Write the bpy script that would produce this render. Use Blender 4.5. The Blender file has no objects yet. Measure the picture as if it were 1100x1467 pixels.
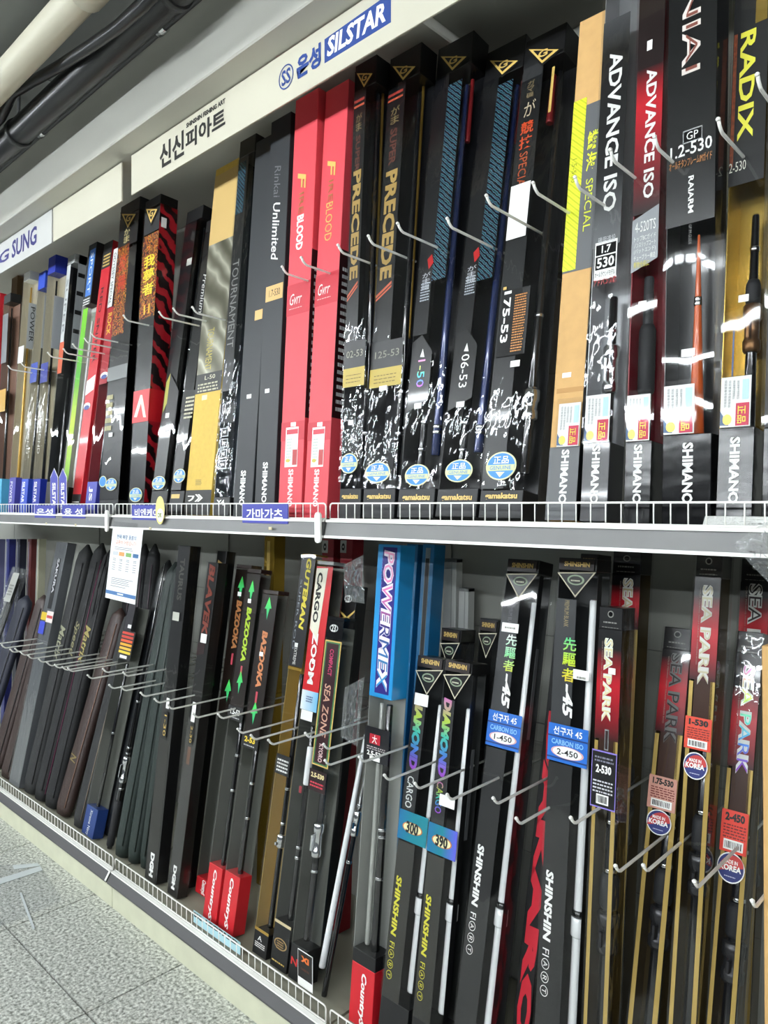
import bpy, bmesh, math, random
from mathutils import Vector, Matrix

# ------------------------------------------------------------------ camera, world, lamps
scene = bpy.context.scene
COL = scene.collection
FPX = 1050.0                                  # focal length in pixels of the 1100 x 1467 frame
EYE = 1.45                                    # camera height
HV = 724.0                                    # horizon row
THETA = math.atan2(1106.0, FPX)               # angle between the view and the shelf run
CT, ST = math.cos(THETA), math.sin(THETA)
cam = bpy.data.cameras.new('camera')
cam.sensor_fit = 'VERTICAL'; cam.sensor_height = 36.0
cam.lens = FPX / 1467.0 * 36.0
cam.shift_y = (HV - 733.5) / 1467.0
cam.clip_start = 0.02
camo = bpy.data.objects.new('camera', cam); COL.objects.link(camo)
camo.location = (0, 0, EYE)
camo.rotation_euler = (math.pi / 2, 0, math.pi / 2 - THETA)
scene.camera = camo

scene.view_settings.view_transform = 'Standard'
scene.view_settings.look = 'None'
scene.view_settings.exposure = 0.6
scene.view_settings.gamma = 1.0
scene.view_settings.use_curve_mapping = False
scene.cycles.transparent_max_bounces = 24
scene.cycles.max_bounces = 8
scene.cycles.sample_clamp_indirect = 6.0

world = bpy.data.worlds.new('shop'); scene.world = world
world.use_nodes = True
bg = world.node_tree.nodes['Background']
bg.inputs[0].default_value = (0.80, 0.90, 1.0, 1); bg.inputs[1].default_value = 0.07
LAMP_ROWS = [(-0.75, 2.72, 38.0), (-2.6, 2.72, 66.0), (-4.4, 2.72, 84.0)]      # y, z, emission of the fluorescent rows
LAMP_XS = [-9.5, -8.0, -6.5, -5.0, -3.5, -2.0, -0.5, 1.0, 2.5]

# ------------------------------------------------------------------ helpers
random.seed(11)
def lin(c):
    if isinstance(c, str):
        c = c.lstrip('#'); c = [int(c[i:i + 2], 16) / 255 for i in (0, 2, 4)]
    return tuple((v / 12.92 if v <= 0.04045 else ((v + 0.055) / 1.055) ** 2.4) for v in c) + (1.0,)
MATS = {}
def mat(name, col, rough=0.5, metal=0.0, coat=0.0, emit=0.0, noise=None, bump=None):
    """principled material; noise = (scale, amount) varies the colour, bump = (scale, strength)"""
    if name in MATS: return MATS[name]
    m = bpy.data.materials.new(name); m.use_nodes = True
    nt = m.node_tree; b = nt.nodes['Principled BSDF']
    b.inputs['Base Color'].default_value = lin(col)
    b.inputs['Roughness'].default_value = rough; b.inputs['Metallic'].default_value = metal
    b.inputs['Coat Weight'].default_value = coat; b.inputs['Coat Roughness'].default_value = 0.05
    if emit:
        b.inputs['Emission Color'].default_value = lin(col); b.inputs['Emission Strength'].default_value = emit
    tc = nt.nodes.new('ShaderNodeTexCoord') if (noise or bump) else None
    if noise:
        n = nt.nodes.new('ShaderNodeTexNoise'); n.inputs['Scale'].default_value = noise[0]
        n.inputs['Detail'].default_value = 6
        nt.links.new(tc.outputs['Object'], n.inputs['Vector'])
        r = nt.nodes.new('ShaderNodeValToRGB'); c = lin(col)
        r.color_ramp.elements[0].position = 0.3; r.color_ramp.elements[1].position = 0.7
        r.color_ramp.elements[0].color = tuple(max(0, v * (1 - noise[1])) for v in c[:3]) + (1,)
        r.color_ramp.elements[1].color = tuple(min(1, v * (1 + noise[1])) for v in c[:3]) + (1,)
        nt.links.new(n.outputs['Fac'], r.inputs['Fac']); nt.links.new(r.outputs['Color'], b.inputs['Base Color'])
    if bump:
        n = nt.nodes.new('ShaderNodeTexNoise'); n.inputs['Scale'].default_value = bump[0]
        nt.links.new(tc.outputs['Object'], n.inputs['Vector'])
        bp = nt.nodes.new('ShaderNodeBump'); bp.inputs['Strength'].default_value = bump[1]
        bp.inputs['Distance'].default_value = 0.01
        nt.links.new(n.outputs['Fac'], bp.inputs['Height']); nt.links.new(bp.outputs['Normal'], b.inputs['Normal'])
    MATS[name] = m; return m
def hexm(c, rough=0.45, metal=0.0, coat=0.0):
    q = c.lstrip('#'); v = [int(q[i:i + 2], 16) for i in (0, 2, 4)]
    if max(v) < 90: c = '#%02x%02x%02x' % tuple(int(k * .68) for k in v)      # printed blacks are deep
    return mat('print_%s_%d_%d_%d' % (c.lstrip('#'), rough * 100, metal * 10, coat * 10), c, rough, metal, coat)
def film_mat(name, bumps, ior=1.4, rough=0.03, tint=0.97, veil=0.0):
    """clear packaging film: transparent with a fresnel gloss; bumps = list of (scale xyz, strength, distance)"""
    m = bpy.data.materials.new(name); m.use_nodes = True; nt = m.node_tree; nt.nodes.clear()
    out = nt.nodes.new('ShaderNodeOutputMaterial'); mix = nt.nodes.new('ShaderNodeMixShader')
    tr = nt.nodes.new('ShaderNodeBsdfTransparent'); tr.inputs[0].default_value = (tint, tint, tint, 1)
    gl = nt.nodes.new('ShaderNodeBsdfGlossy'); gl.inputs['Roughness'].default_value = rough
    f0 = ((ior - 1) / (ior + 1)) ** 2                       # Schlick fresnel, the same from both sides of the thin sheet
    lw = nt.nodes.new('ShaderNodeLayerWeight'); lw.inputs['Blend'].default_value = 0.5
    pw = nt.nodes.new('ShaderNodeMath'); pw.operation = 'POWER'; pw.inputs[1].default_value = 5.0
    fr = nt.nodes.new('ShaderNodeMath'); fr.operation = 'MULTIPLY_ADD'; fr.inputs[1].default_value = 1 - f0; fr.inputs[2].default_value = 1.4 * f0
    nt.links.new(lw.outputs['Facing'], pw.inputs[0]); nt.links.new(pw.outputs[0], fr.inputs[0])
    tc = nt.nodes.new('ShaderNodeTexCoord'); prev = None
    for (sc, st, di) in bumps:
        mp = nt.nodes.new('ShaderNodeMapping'); mp.inputs['Scale'].default_value = sc
        oi = nt.nodes.new('ShaderNodeObjectInfo')
        nt.links.new(tc.outputs['Object'], mp.inputs['Vector'])
        nt.links.new(oi.outputs['Random'], mp.inputs['Location'])
        n = nt.nodes.new('ShaderNodeTexNoise'); n.inputs['Scale'].default_value = 1.0; n.inputs['Detail'].default_value = 1.5
        ml = nt.nodes.new('ShaderNodeVectorMath'); ml.operation = 'SCALE'; ml.inputs['Scale'].default_value = 37.0
        ad = nt.nodes.new('ShaderNodeVectorMath'); ad.operation = 'ADD'
        nt.links.new(oi.outputs['Random'], ml.inputs[0])
        nt.links.new(mp.outputs['Vector'], ad.inputs[0]); nt.links.new(ml.outputs[0], ad.inputs[1])
        nt.links.new(ad.outputs[0], n.inputs['Vector'])
        bp = nt.nodes.new('ShaderNodeBump'); bp.inputs['Strength'].default_value = st; bp.inputs['Distance'].default_value = di
        nt.links.new(n.outputs['Fac'], bp.inputs['Height'])
        if prev: nt.links.new(prev.outputs['Normal'], bp.inputs['Normal'])
        prev = bp
    if prev:
        nt.links.new(prev.outputs['Normal'], gl.inputs['Normal']); nt.links.new(prev.outputs['Normal'], lw.inputs['Normal'])
    nt.links.new(fr.outputs[0], mix.inputs[0]); nt.links.new(tr.outputs[0], mix.inputs[1]); nt.links.new(gl.outputs[0], mix.inputs[2])
    last = mix
    if veil:
        df = nt.nodes.new('ShaderNodeBsdfDiffuse'); df.inputs[0].default_value = (.8, .85, .85, 1)
        mx = nt.nodes.new('ShaderNodeMixShader'); mx.inputs[0].default_value = veil
        nt.links.new(mix.outputs[0], mx.inputs[1]); nt.links.new(df.outputs[0], mx.inputs[2]); last = mx
    nt.links.new(last.outputs[0], out.inputs[0]); MATS[name] = m; return m
FILM = film_mat('clear_sleeve', [((7, 7, 2.6), 0.32, 0.02)])
WRAP = film_mat('crinkled_wrap', [((8, 8, 3), 0.4, 0.02), ((46, 46, 17), 0.4, 0.009)], ior=1.5, rough=0.06)
POLY = film_mat('poly_bag', [((25, 25, 25), 0.8, 0.03)], ior=1.5, rough=0.1, veil=0.05)
SLEEVE = film_mat('card_sleeve', [((9, 9, 6), 0.12, 0.01)], ior=1.3, rough=0.06)
def ramp_mat(name, stops, axis='Z', scale=1.0, off=0.0, rough=0.3, metal=0.0, coat=0.0, wave=None, noise=0.0):
    """print whose ink runs through colour stops along one axis of the object"""
    if name in MATS: return MATS[name]
    m = bpy.data.materials.new(name); m.use_nodes = True; nt = m.node_tree; b = nt.nodes['Principled BSDF']
    b.inputs['Roughness'].default_value = rough; b.inputs['Metallic'].default_value = metal; b.inputs['Coat Weight'].default_value = coat
    tc = nt.nodes.new('ShaderNodeTexCoord'); r = nt.nodes.new('ShaderNodeValToRGB')
    cr = r.color_ramp
    for i, (p, c) in enumerate(stops):
        e = cr.elements[i] if i < 2 else cr.elements.new(p)
        e.position = p; e.color = lin(c)
    if wave:
        w = nt.nodes.new('ShaderNodeTexWave'); w.bands_direction = 'DIAGONAL'; w.inputs['Scale'].default_value = wave
        w.inputs['Distortion'].default_value = noise; w.inputs['Detail Scale'].default_value = 2
        nt.links.new(tc.outputs['Generated' if scale == 0 else 'Object'], w.inputs['Vector']); nt.links.new(w.outputs['Fac'], r.inputs['Fac'])
    else:
        s = nt.nodes.new('ShaderNodeSeparateXYZ'); nt.links.new(tc.outputs['Generated'], s.inputs[0])
        mm = nt.nodes.new('ShaderNodeMath'); mm.operation = 'MULTIPLY_ADD'; mm.inputs[1].default_value = scale; mm.inputs[2].default_value = off
        nt.links.new(s.outputs[axis], mm.inputs[0]); nt.links.new(mm.outputs[0], r.inputs['Fac'])
    nt.links.new(r.outputs['Color'], b.inputs['Base Color']); MATS[name] = m; return m

DEBUG = False
class MB:
    def __init__(s): s.v = []; s.f = []
    def quad_box(s, x0, x1, y0, y1, z0, z1):
        n = len(s.v)
        s.v += [(x0, y0, z0), (x1, y0, z0), (x1, y1, z0), (x0, y1, z0), (x0, y0, z1), (x1, y0, z1), (x1, y1, z1), (x0, y1, z1)]
        s.f += [tuple(n + i for i in q) for q in ((0, 3, 2, 1), (4, 5, 6, 7), (0, 1, 5, 4), (1, 2, 6, 5), (2, 3, 7, 6), (3, 0, 4, 7))]
        return s
    def loft(s, rings, cap=True, closed=True):
        n0 = len(s.v); k = len(rings[0])
        for r in rings: s.v += [tuple(p) for p in r]
        for i in range(len(rings) - 1):
            for j in range(k if closed else k - 1):
                a = n0 + i * k + j; b = n0 + i * k + (j + 1) % k
                s.f.append((a, b, b + k, a + k))
        if cap:
            s.f.append(tuple(n0 + j for j in range(k))[::-1]); m = n0 + (len(rings) - 1) * k
            s.f.append(tuple(m + j for j in range(k)))
        return s
    def lathe(s, prof, cx=0, cy=0, n=12):
        return s.loft([[(cx + r * math.cos(2 * math.pi * j / n), cy + r * math.sin(2 * math.pi * j / n), z) for j in range(n)] for r, z in prof])
    def tube(s, pts, r, n=8):
        pts = [Vector(p) for p in pts]; rings = []; up = Vector((0, 0, 1))
        for i, p in enumerate(pts):
            t = (pts[min(i + 1, len(pts) - 1)] - pts[max(i - 1, 0)]).normalized()
            a = t.cross(up)
            if a.length < 0.05: a = t.cross(Vector((1, 0, 0)))
            a.normalize(); b = a.cross(t); rr = r[i] if isinstance(r, (list, tuple)) else r
            rings.append([p + (a * math.cos(2 * math.pi * j / n) + b * math.sin(2 * math.pi * j / n)) * rr for j in range(n)][::-1])
        return s.loft(rings)
    def mesh(s, name, smooth=False, bevel=0.0, xf=None):
        me = bpy.data.meshes.new(name)
        me.from_pydata([xf(p) for p in s.v] if xf else s.v, [], s.f)
        bm = bmesh.new(); bm.from_mesh(me)
        bmesh.ops.recalc_face_normals(bm, faces=bm.faces)
        if bevel: bmesh.ops.bevel(bm, geom=list(bm.edges), offset=bevel, segments=1, affect='EDGES')
        bm.to_mesh(me); bm.free()
        if smooth:
            for p in me.polygons: p.use_smooth = len(p.vertices) == 4
        return me
    def obj(s, name, m, parent=None, **k):
        return link(name, s.mesh(name, **k), m, parent)
def link(name, me, m, parent=None):
    o = bpy.data.objects.new(name, me); COL.objects.link(o)
    if m is not None and not me.materials: me.materials.append(m)
    if parent is not None: o.parent = parent
    return o
def copy(o, parent=None, loc=None):
    c = o.copy(); COL.objects.link(c); c.parent = parent
    if loc is not None: c.location = loc
    return c
def tag(o, label, cat, group=None):
    o['label'] = label; o['category'] = cat
    if group: o['group'] = group
    return o
def struct(o, label=None, cat=None):
    o['kind'] = 'structure'
    if label: o['label'] = label
    if cat: o['category'] = cat
    return o
def empty(name, loc=(0, 0, 0)):
    o = bpy.data.objects.new(name, None); COL.objects.link(o); o.location = loc; o.empty_display_size = 0.05; return o

def worldx(u, y):                              # x of the point of plane y that the photo shows in column u
    U = (u - 550) / FPX
    return y * (U * ST - CT) / (ST + U * CT)
def at(u, v, y):
    x = worldx(u, y); d = -x * CT + y * ST
    return Vector((x, y, EYE - (v - HV) * d / FPX))

TXT = {}
def text_pts(body, bold=0.0, shear=0.0):
    key = (body, bold, shear)
    if key not in TXT:
        c = bpy.data.curves.new('t', 'FONT'); c.body = body; c.resolution_u = 2; c.offset = bold * (1.3 if body.isascii() else 0.7); c.shear = shear; c.fill_mode = 'FRONT'
        o = bpy.data.objects.new('t', c); me = bpy.data.meshes.new_from_object(o)
        v = [(p.co.x, p.co.y) for p in me.vertices]; f = [tuple(p.vertices) for p in me.polygons]
        bpy.data.objects.remove(o); bpy.data.curves.remove(c); bpy.data.meshes.remove(me)
        TXT[key] = (v, f)
    return TXT[key]
def text_fit(body, mode='flat', bold=0.0, shear=0.0):
    """unit-square lettering: list of (a, b) points, a to the right, b up"""
    if mode == 'stack':
        V, F = [], []; n = len(body)
        for i, ch in enumerate(body):
            if ch == ' ': continue
            v, f = text_pts(ch, bold, shear); k = len(V)
            x0 = min(p[0] for p in v); x1 = max(p[0] for p in v); y0 = min(p[1] for p in v); y1 = max(p[1] for p in v)
            for p in v:
                V.append(((p[0] - x0) / max(1e-6, x1 - x0), 1 - (i + 0.94) / n + (p[1] - y0) / max(1e-6, y1 - y0) * 0.88 / n))
            F += [tuple(k + q for q in w) for w in f]
        return V, F
    v, f = text_pts(body, bold, shear)
    x0 = min(p[0] for p in v); x1 = max(p[0] for p in v); y0 = min(p[1] for p in v); y1 = max(p[1] for p in v)
    w = [((p[0] - x0) / max(1e-6, x1 - x0), (p[1] - y0) / max(1e-6, y1 - y0)) for p in v]
    if mode == 'down': w = [(b, 1 - a) for a, b in w]
    if mode == 'up': w = [(1 - b, a) for a, b in w]
    return w, f
def flat_text(name, body, m, parent, o, ax, up, w, h, mode='flat', bold=0.0, shear=0.0):
    """lettering on a flat panel: o = lower left corner, ax / up = directions in the parent's frame"""
    v, f = text_fit(body, mode, bold, shear); o = Vector(o); ax = Vector(ax); up = Vector(up)
    me = bpy.data.meshes.new(name); me.from_pydata([tuple(o + ax * (a * w) + up * (b * h)) for a, b in v], [], f)
    return link(name, me, m, parent)

# common prints
BLACK = mat('gloss_black', '#08080a', 0.16, bump=(18, .12)); CARD = hexm('#141517', 0.5); GREY = hexm('#3a3c3f', 0.5)
WHITE = hexm('#f2f2ee', 0.5); GOLDP = mat('gold_foil', '#c9a24a', 0.28, 0.85); GOLDT = hexm('#d9b764', 0.4)
GOLDIN = mat('gold_tray', '#b79a4c', 0.25, 0.75, bump=(6, 0.3)); RED = hexm('#c4202c', 0.4, 0, .2); SILVER = mat('silver_foil', '#c8cacc', 0.25, 0.8)
CARBON = mat('rod_blank', '#0d0e11', 0.16, 0, 0.6); WHITEROD = mat('white_blank', '#eef0f0', 0.2, 0, .5); CHROME = mat('chrome_ring', '#d8dadc', 0.15, 1.0)
FOAM = mat('foam_grip', '#16171a', 0.7); ORANGE = mat('orange_grip', '#c4561e', 0.35, 0, .3); DGREY = hexm('#232528', 0.5)
STICKB = hexm('#2f86d0', 0.4); TAN = mat('kraft_card', '#cda368', 0.7, noise=(40, .05)); YELLOW = hexm('#d8e23a', 0.4)
HOLO = ramp_mat('hologram_ink', [(0.0, '#b45ad8'), (0.25, '#5a8ae8'), (0.5, '#5ad8c0'), (0.7, '#c8e85a'), (1.0, '#e88ad0')], 'Z', 1.0, 0, 0.25, 0.3)
HOLOF = ramp_mat('hologram_foil', [(0.0, '#0c1016'), (0.4, '#1a2a44'), (0.55, '#8a98a8'), (0.66, '#2a429a'), (0.78, '#4a9a98'), (1.0, '#10141a')], wave=48.0, noise=2.6, rough=0.25, metal=0.35)
CARBONW = ramp_mat('weave_print', [(0.0, '#101114'), (1.0, '#2c2f34')], wave=60.0, noise=0.0, rough=0.35)

class Pack:
    """a long narrow package (or case) standing on a deck and leaning back.
    TL / BL: two points of its front left edge, R: a point of its front right edge (photo columns and rows);
    they are turned into a real place, width, height and lean on the shelf."""
    def __init__(s, name, label, tier, TL, BL, R, dp=0.06, yb=1.29, cat='rod box', group=None, W=None, lean=None):
        s.deck = 1.412 if tier == 'up' else 0.135
        if lean is not None:                           # given lean: find the top, stand the foot straight below it
            yt = yb + .2
            for _ in range(30): T = at(TL[0], TL[1], yt); yt = yb + lean * (T.z - s.deck)
            x = T.x; d = -x * CT + yb * ST; BL = ((x * ST + yb * CT) / d * FPX + 550, HV + (EYE - s.deck) / d * FPX)
        sl = (EYE - s.deck) * CT / yb
        (u1, v1), (u2, v2) = TL, BL
        du = (u1 - u2) / (v1 - v2)                     # u = u2 + du (v - v2);  v = HV + (u + 556) sl
        ub = (u2 + du * (HV + 556 * sl - v2)) / (1 - du * sl)
        x0 = worldx(ub, yb); U = (u1 - 550) / FPX
        yt = x0 * (ST + U * CT) / (U * ST - CT); xt = x0
        ymax = 1.70 - dp
        if yt > ymax or yt < yb: yt = max(yb + .02, min(ymax, yt)); xt = worldx(u1, yt)
        T = at(u1, v1, yt); T.x = xt
        B = Vector((x0, yb, s.deck))
        zc = (T - B).normalized(); xc = Vector((1, 0, 0)); xc = (xc - zc * xc.dot(zc)).normalized(); yc = zc.cross(xc)
        s.dp = dp; lift = dp * max(0, -yc.z) + 0.001
        s.H = (T - B).length
        # width from the ray through R
        U = (R[0] - 550) / FPX; V = (R[1] - HV) / FPX
        d = Vector((-CT + U * ST, ST + U * CT, -V)); O = Vector((0, 0, EYE))
        P = O + d * ((B - O).dot(yc) / d.dot(yc))
        s.w = W or (P - B).dot(xc)
        if not W: s.w -= .0064; B = B + xc * .0032
        if s.w < 0: raise ValueError('negative width ' + label)
        if xc.z < 0: lift += s.w * -xc.z
        B.z += lift; s.H -= lift
        s.B, s.xc, s.yc, s.zc = B, xc, yc, zc
        s.root = empty(name)
        s.root.matrix_world = Matrix((xc.to_4d(), yc.to_4d(), zc.to_4d(), (0, 0, 0, 1))).transposed()
        m = Matrix.Identity(4)
        for i, a in enumerate((xc, yc, zc)):
            for j in range(3): m[j][i] = a[j]
        for j in range(3): m[j][3] = B[j]
        s.root.matrix_world = m
        tag(s.root, label, cat, group)
        if DEBUG: print('PACK', s.root.name, '%.3f' % (zc.y / zc.z), '%.3f' % (zc.x / zc.z), 'yb %.3f w %.3f H %.2f ytop %.3f' % (yb, s.w, s.H, yt), TL, label)
        s.v0 = v1; s.carriers = []
    def z(s, v, a=0.5, face='F'):
        if v is None: return None
        P = s.B + (s.xc * (a * s.w) if face == 'F' else s.xc * s.w + s.yc * (a * s.dp))
        F = Vector((-CT, ST, 0)); D0 = P.dot(F); Dz = s.zc.dot(F)
        return (FPX * (EYE - P.z) - (v - HV) * D0) / (FPX * s.zc.z + (v - HV) * Dz)
    def pt(s, a, z, e, face):
        if face == 'F': return (a * s.w, -e, z)
        return (s.w + e, a * s.dp, z)
    def carry(s, o, face, a0, a1, z0, z1): s.carriers.append((abs(a1 - a0) * abs(z1 - z0), o, face, min(a0, a1), max(a0, a1), min(z0, z1), max(z0, z1))); return o
    def host(s, face, a0, a1, z0, z1):
        """the printed part that a smaller print lies on (else the thing itself)"""
        best = None
        for c in s.carriers:
            if c[2] == face and c[3] - .03 <= a0 and a1 <= c[4] + .03 and c[5] - .004 <= z0 and z1 <= c[6] + .004 and c[0] > abs(a1 - a0) * abs(z1 - z0):
                if best is None or c[0] < best[0]: best = c
        if best is None: return s.root
        return best[1] if best[1].parent == s.root else best[1].parent
    # ---- solid pieces
    def block(s, name, m, v0=None, v1=None, inset=0.0, bevel=0.0012):
        z1 = s.H if v0 is None else s.z(v0); z0 = 0 if v1 is None else s.z(v1)
        o = MB().quad_box(inset, s.w - inset, inset, s.dp - inset, z0, z1).obj(name, m, s.root, bevel=bevel)
        if name != 'carton': s.carry(o, 'F', 0, 1, z0, z1); s.carry(o, 'R', 0, 1, z0, z1)
        return o
    def carton(s, m, name='carton'): return s.block(name, m)
    def tray(s, m, v0, v1, left=True):
        """open inner tray behind the clear front: back panel and left panel"""
        z1 = s.H if v0 is None else s.z(v0); z0 = 0 if v1 is None else s.z(v1)
        b = MB().quad_box(.001, s.w - .001, s.dp - .0025, s.dp - .001, z0, z1)
        if left: b.quad_box(.001, .0025, .001, s.dp - .001, z0, z1)
        return b.obj('tray', m, s.root)
    def film(s, m, v0=None, v1=None, e=0.0028):
        z1 = s.H if v0 is None else s.z(v0); z0 = 0.002 if v1 is None else max(.002, s.z(v1)); b = MB()
        c = [(-e, -e), (s.w + e, -e), (s.w + e, s.dp + e), (-e, s.dp + e)]
        b.loft([[(x, y, z) for x, y in c] for z in (z0, z1)], cap=False)
        return b.obj('clear_sleeve', m, s.root)
    # ---- prints
    def card(s, m, a0, a1, v0, v1, face='F', layer=1, name='label', thick=0.0005, slant=0.0):
        e = 0.0004 * layer; ac = (a0 + a1) / 2
        z1 = s.H if v0 is None else s.z(v0, ac, face); z0 = 0 if v1 is None else s.z(v1, ac, face); b = MB()
        n = []
        for ee in (e - thick, e):
            n.append([s.pt(a0, z0, ee, face), s.pt(a1, z0 + slant, ee, face), s.pt(a1, z1 + slant, ee, face), s.pt(a0, z1, ee, face)])
        b.loft(n); o = b.obj(name, m, s.host(face, a0, a1, z0, z1)); return s.carry(o, face, a0, a1, z0, z1)
    def poly(s, m, pts, face='F', layer=2, name='emblem'):
        """flat printed shape from (a, row) points"""
        me = bpy.data.meshes.new(name); zs = [s.z(v, a, face) for a, v in pts]
        me.from_pydata([s.pt(a, q, 0.0004 * layer, face) for (a, v), q in zip(pts, zs)], [], [tuple(range(len(pts)))])
        return link(name, me, m, s.host(face, min(a for a, v in pts), max(a for a, v in pts), min(zs), max(zs)))
    def txt(s, body, m, a0, a1, v0, v1, mode='down', face='F', layer=3, bold=0.0, shear=0.0, name='lettering'):
        ac = (a0 + a1) / 2; z1 = s.z(v0, ac, face); z0 = s.z(v1, ac, face)
        if z0 < .004: z1 = max(z1, .05); z0 = .004
        v, f = text_fit(body, mode, bold, shear)
        me = bpy.data.meshes.new(name)
        me.from_pydata([s.pt(a0 + (a1 - a0) * a, z0 + (z1 - z0) * b, 0.0004 * layer, face) for a, b in v], [], f)
        return link(name, me, m, s.host(face, a0, a1, z0, z1))
    def lines(s, m, a0, a1, v0, v1, n, face='F', layer=4, fill=0.5, name='small_print'):
        """rows of tiny unreadable print"""
        z1 = s.z(v0, .5, face); z0 = s.z(v1, .5, face); b = MB(); st = (z1 - z0) / n; V = []; F = []
        for i in range(n):
            q = a0
            while q < a1 - .02:
                w = random.uniform(.06, .2) * (a1 - a0) ; w = min(w, a1 - q)
                k = len(V); za = z0 + i * st; zb = za + st * fill
                V += [s.pt(q, za, .0004 * layer, face), s.pt(q + w, za, .0004 * layer, face), s.pt(q + w, zb, .0004 * layer, face), s.pt(q, zb, .0004 * layer, face)]
                F.append((k, k + 1, k + 2, k + 3)); q += w + .04 * (a1 - a0)
        me = bpy.data.meshes.new(name); me.from_pydata(V, [], F); return link(name, me, m, s.host(face, a0, a1, z0, z1))
    def bars(s, m, a0, a1, v0, v1, n=11, face='F', layer=5, name='barcode'):
        z1 = s.z(v0, .5, face); z0 = s.z(v1, .5, face); V = []; F = []
        for i in range(n):
            x = a0 + (a1 - a0) * i / n; w = (a1 - a0) / n * random.uniform(.25, .7); k = len(V)
            V += [s.pt(x, z0, .0004 * layer, face), s.pt(x + w, z0, .0004 * layer, face), s.pt(x + w, z1, .0004 * layer, face), s.pt(x, z1, .0004 * layer, face)]
            F.append((k, k + 1, k + 2, k + 3))
        me = bpy.data.meshes.new(name); me.from_pydata(V, [], F); return link(name, me, m, s.host(face, a0, a1, z0, z1))
    def oval(s, m, a, v, ra, rz, face='F', layer=4, name='oval', parent=None, n=28):
        """ra in fractions of the face width, rz in metres"""
        zc = s.z(v, a, face); rings = []
        for e in (0.0004 * layer - .0004, 0.0004 * layer):
            rings.append([s.pt(a + ra * math.cos(2 * math.pi * i / n), zc + rz * math.sin(2 * math.pi * i / n), e, face) for i in range(n)])
        o = MB().loft(rings).obj(name, m, s.host(face, a - ra, a + ra, zc - rz, zc + rz)); return s.carry(o, face, a - ra, a + ra, zc - rz, zc + rz)
    # ---- a rod inside
    def rod(s, a, z0, z1, r0, r1, m=None, y=0.5, seat=None, grip=None, rings=(), seatm=None, gripm=None, nm='blank'):
        cx, cy = a * s.w, y * s.dp
        L = z1 - z0; rad = lambda z: r0 + (r1 - r0) * (z - z0) / L
        bl = MB().lathe([(r0 * .9, z0), (r0, z0 + .004), (r1, z1 - .003), (r1 * .8, z1)], cx, cy, 12).obj(nm, m or CARBON, s.root, smooth=True)
        if grip:
            g0, g1 = grip; gr = rad((g0 + g1) / 2) * 1.35 + .002
            MB().lathe([(gr * .85, g0), (gr, g0 + .006), (gr * 1.02, (g0 + g1) / 2), (gr, g1 - .01), (gr * .75, g1)], cx, cy, 12).obj('grip', gripm or FOAM, bl, smooth=True)
        if seat:
            g0, g1 = seat; gr = rad((g0 + g1) / 2) * 1.25 + .0015
            st = MB().lathe([(gr, g0), (gr * 1.2, g0 + .005), (gr * 1.2, g0 + .02), (gr, g0 + .024), (gr, g1 - .03), (gr * 1.25, g1 - .025), (gr * 1.25, g1 - .004), (gr, g1)], cx, cy, 12).obj('reel_seat', seatm or CHROME, bl, smooth=True)
            MB().quad_box(cx - .003, cx + .003, cy - gr * 1.9, cy - gr * .8, g0 + .02, g1 - .03).obj('reel_foot', seatm or CHROME, bl, bevel=.0012)
        for zr in rings:
            q = rad(zr) + .0012
            MB().lathe([(q, zr - .004), (q * 1.06, zr - .002), (q * 1.06, zr + .002), (q, zr + .004)], cx, cy, 12).obj('winding_ring', CHROME, bl, smooth=True)
        return bl

# ------------------------------------------------------------------ the setting
def granite():
    m = bpy.data.materials.new('granite_tile'); m.use_nodes = True; nt = m.node_tree; b = nt.nodes['Principled BSDF']
    b.inputs['Roughness'].default_value = 0.55
    g = nt.nodes.new('ShaderNodeNewGeometry')
    n = nt.nodes.new('ShaderNodeTexNoise'); n.inputs['Scale'].default_value = 95; n.inputs['Detail'].default_value = 3; n.inputs['Roughness'].default_value = .65
    n2 = nt.nodes.new('ShaderNodeTexNoise'); n2.inputs['Scale'].default_value = 2.2; n2.inputs['Detail'].default_value = 4
    r = nt.nodes.new('ShaderNodeValToRGB'); cr = r.color_ramp
    cr.elements[0].position = .33; cr.elements[0].color = lin('#66685f'); cr.elements[1].position = .66; cr.elements[1].color = lin('#f4f5ee')
    e = cr.elements.new(.47); e.color = lin('#b4b6ad')
    mx = nt.nodes.new('ShaderNodeMix'); mx.data_type = 'RGBA'; mx.blend_type = 'MULTIPLY'; mx.inputs['Factor'].default_value = .35
    for q in (n, n2): nt.links.new(g.outputs['Position'], q.inputs['Vector'])
    nt.links.new(n.outputs['Fac'], r.inputs['Fac']); nt.links.new(r.outputs['Color'], mx.inputs['A']); nt.links.new(n2.outputs['Color'], mx.inputs['B'])
    r2 = nt.nodes.new('ShaderNodeValToRGB'); r2.color_ramp.elements[0].color = (.75, .75, .73, 1); r2.color_ramp.elements[1].color = (1, 1, 1, 1)
    nt.links.new(n2.outputs['Fac'], r2.inputs['Fac']); nt.links.new(r2.outputs['Color'], mx.inputs['B'])
    nt.links.new(mx.outputs['Result'], b.inputs['Base Color']); return m
GRANITE = granite(); GROUT = mat('grout', '#2c2d2a', 0.9)
XL, XR = -7.6, 0.75
fl = struct(MB().quad_box(XL - 3, 3.5, -5, 1.9, -.06, -.008).obj('floor', GROUT), 'grey speckled granite tile floor in front of the shelving', 'floor')
tile = None
JX, JY = -2.058, .933
for i in range(-13, 9):
    for j in range(-5, 1):
        x, y = JX + .606 * i, JY + .606 * j
        if tile is None:
            tile = MB().quad_box(.003, .603, .003, .603, -.008, 0).obj('tile', GRANITE, fl); tile.location = (x, y, 0)
        else: copy(tile, fl, (x, y, 0))

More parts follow.
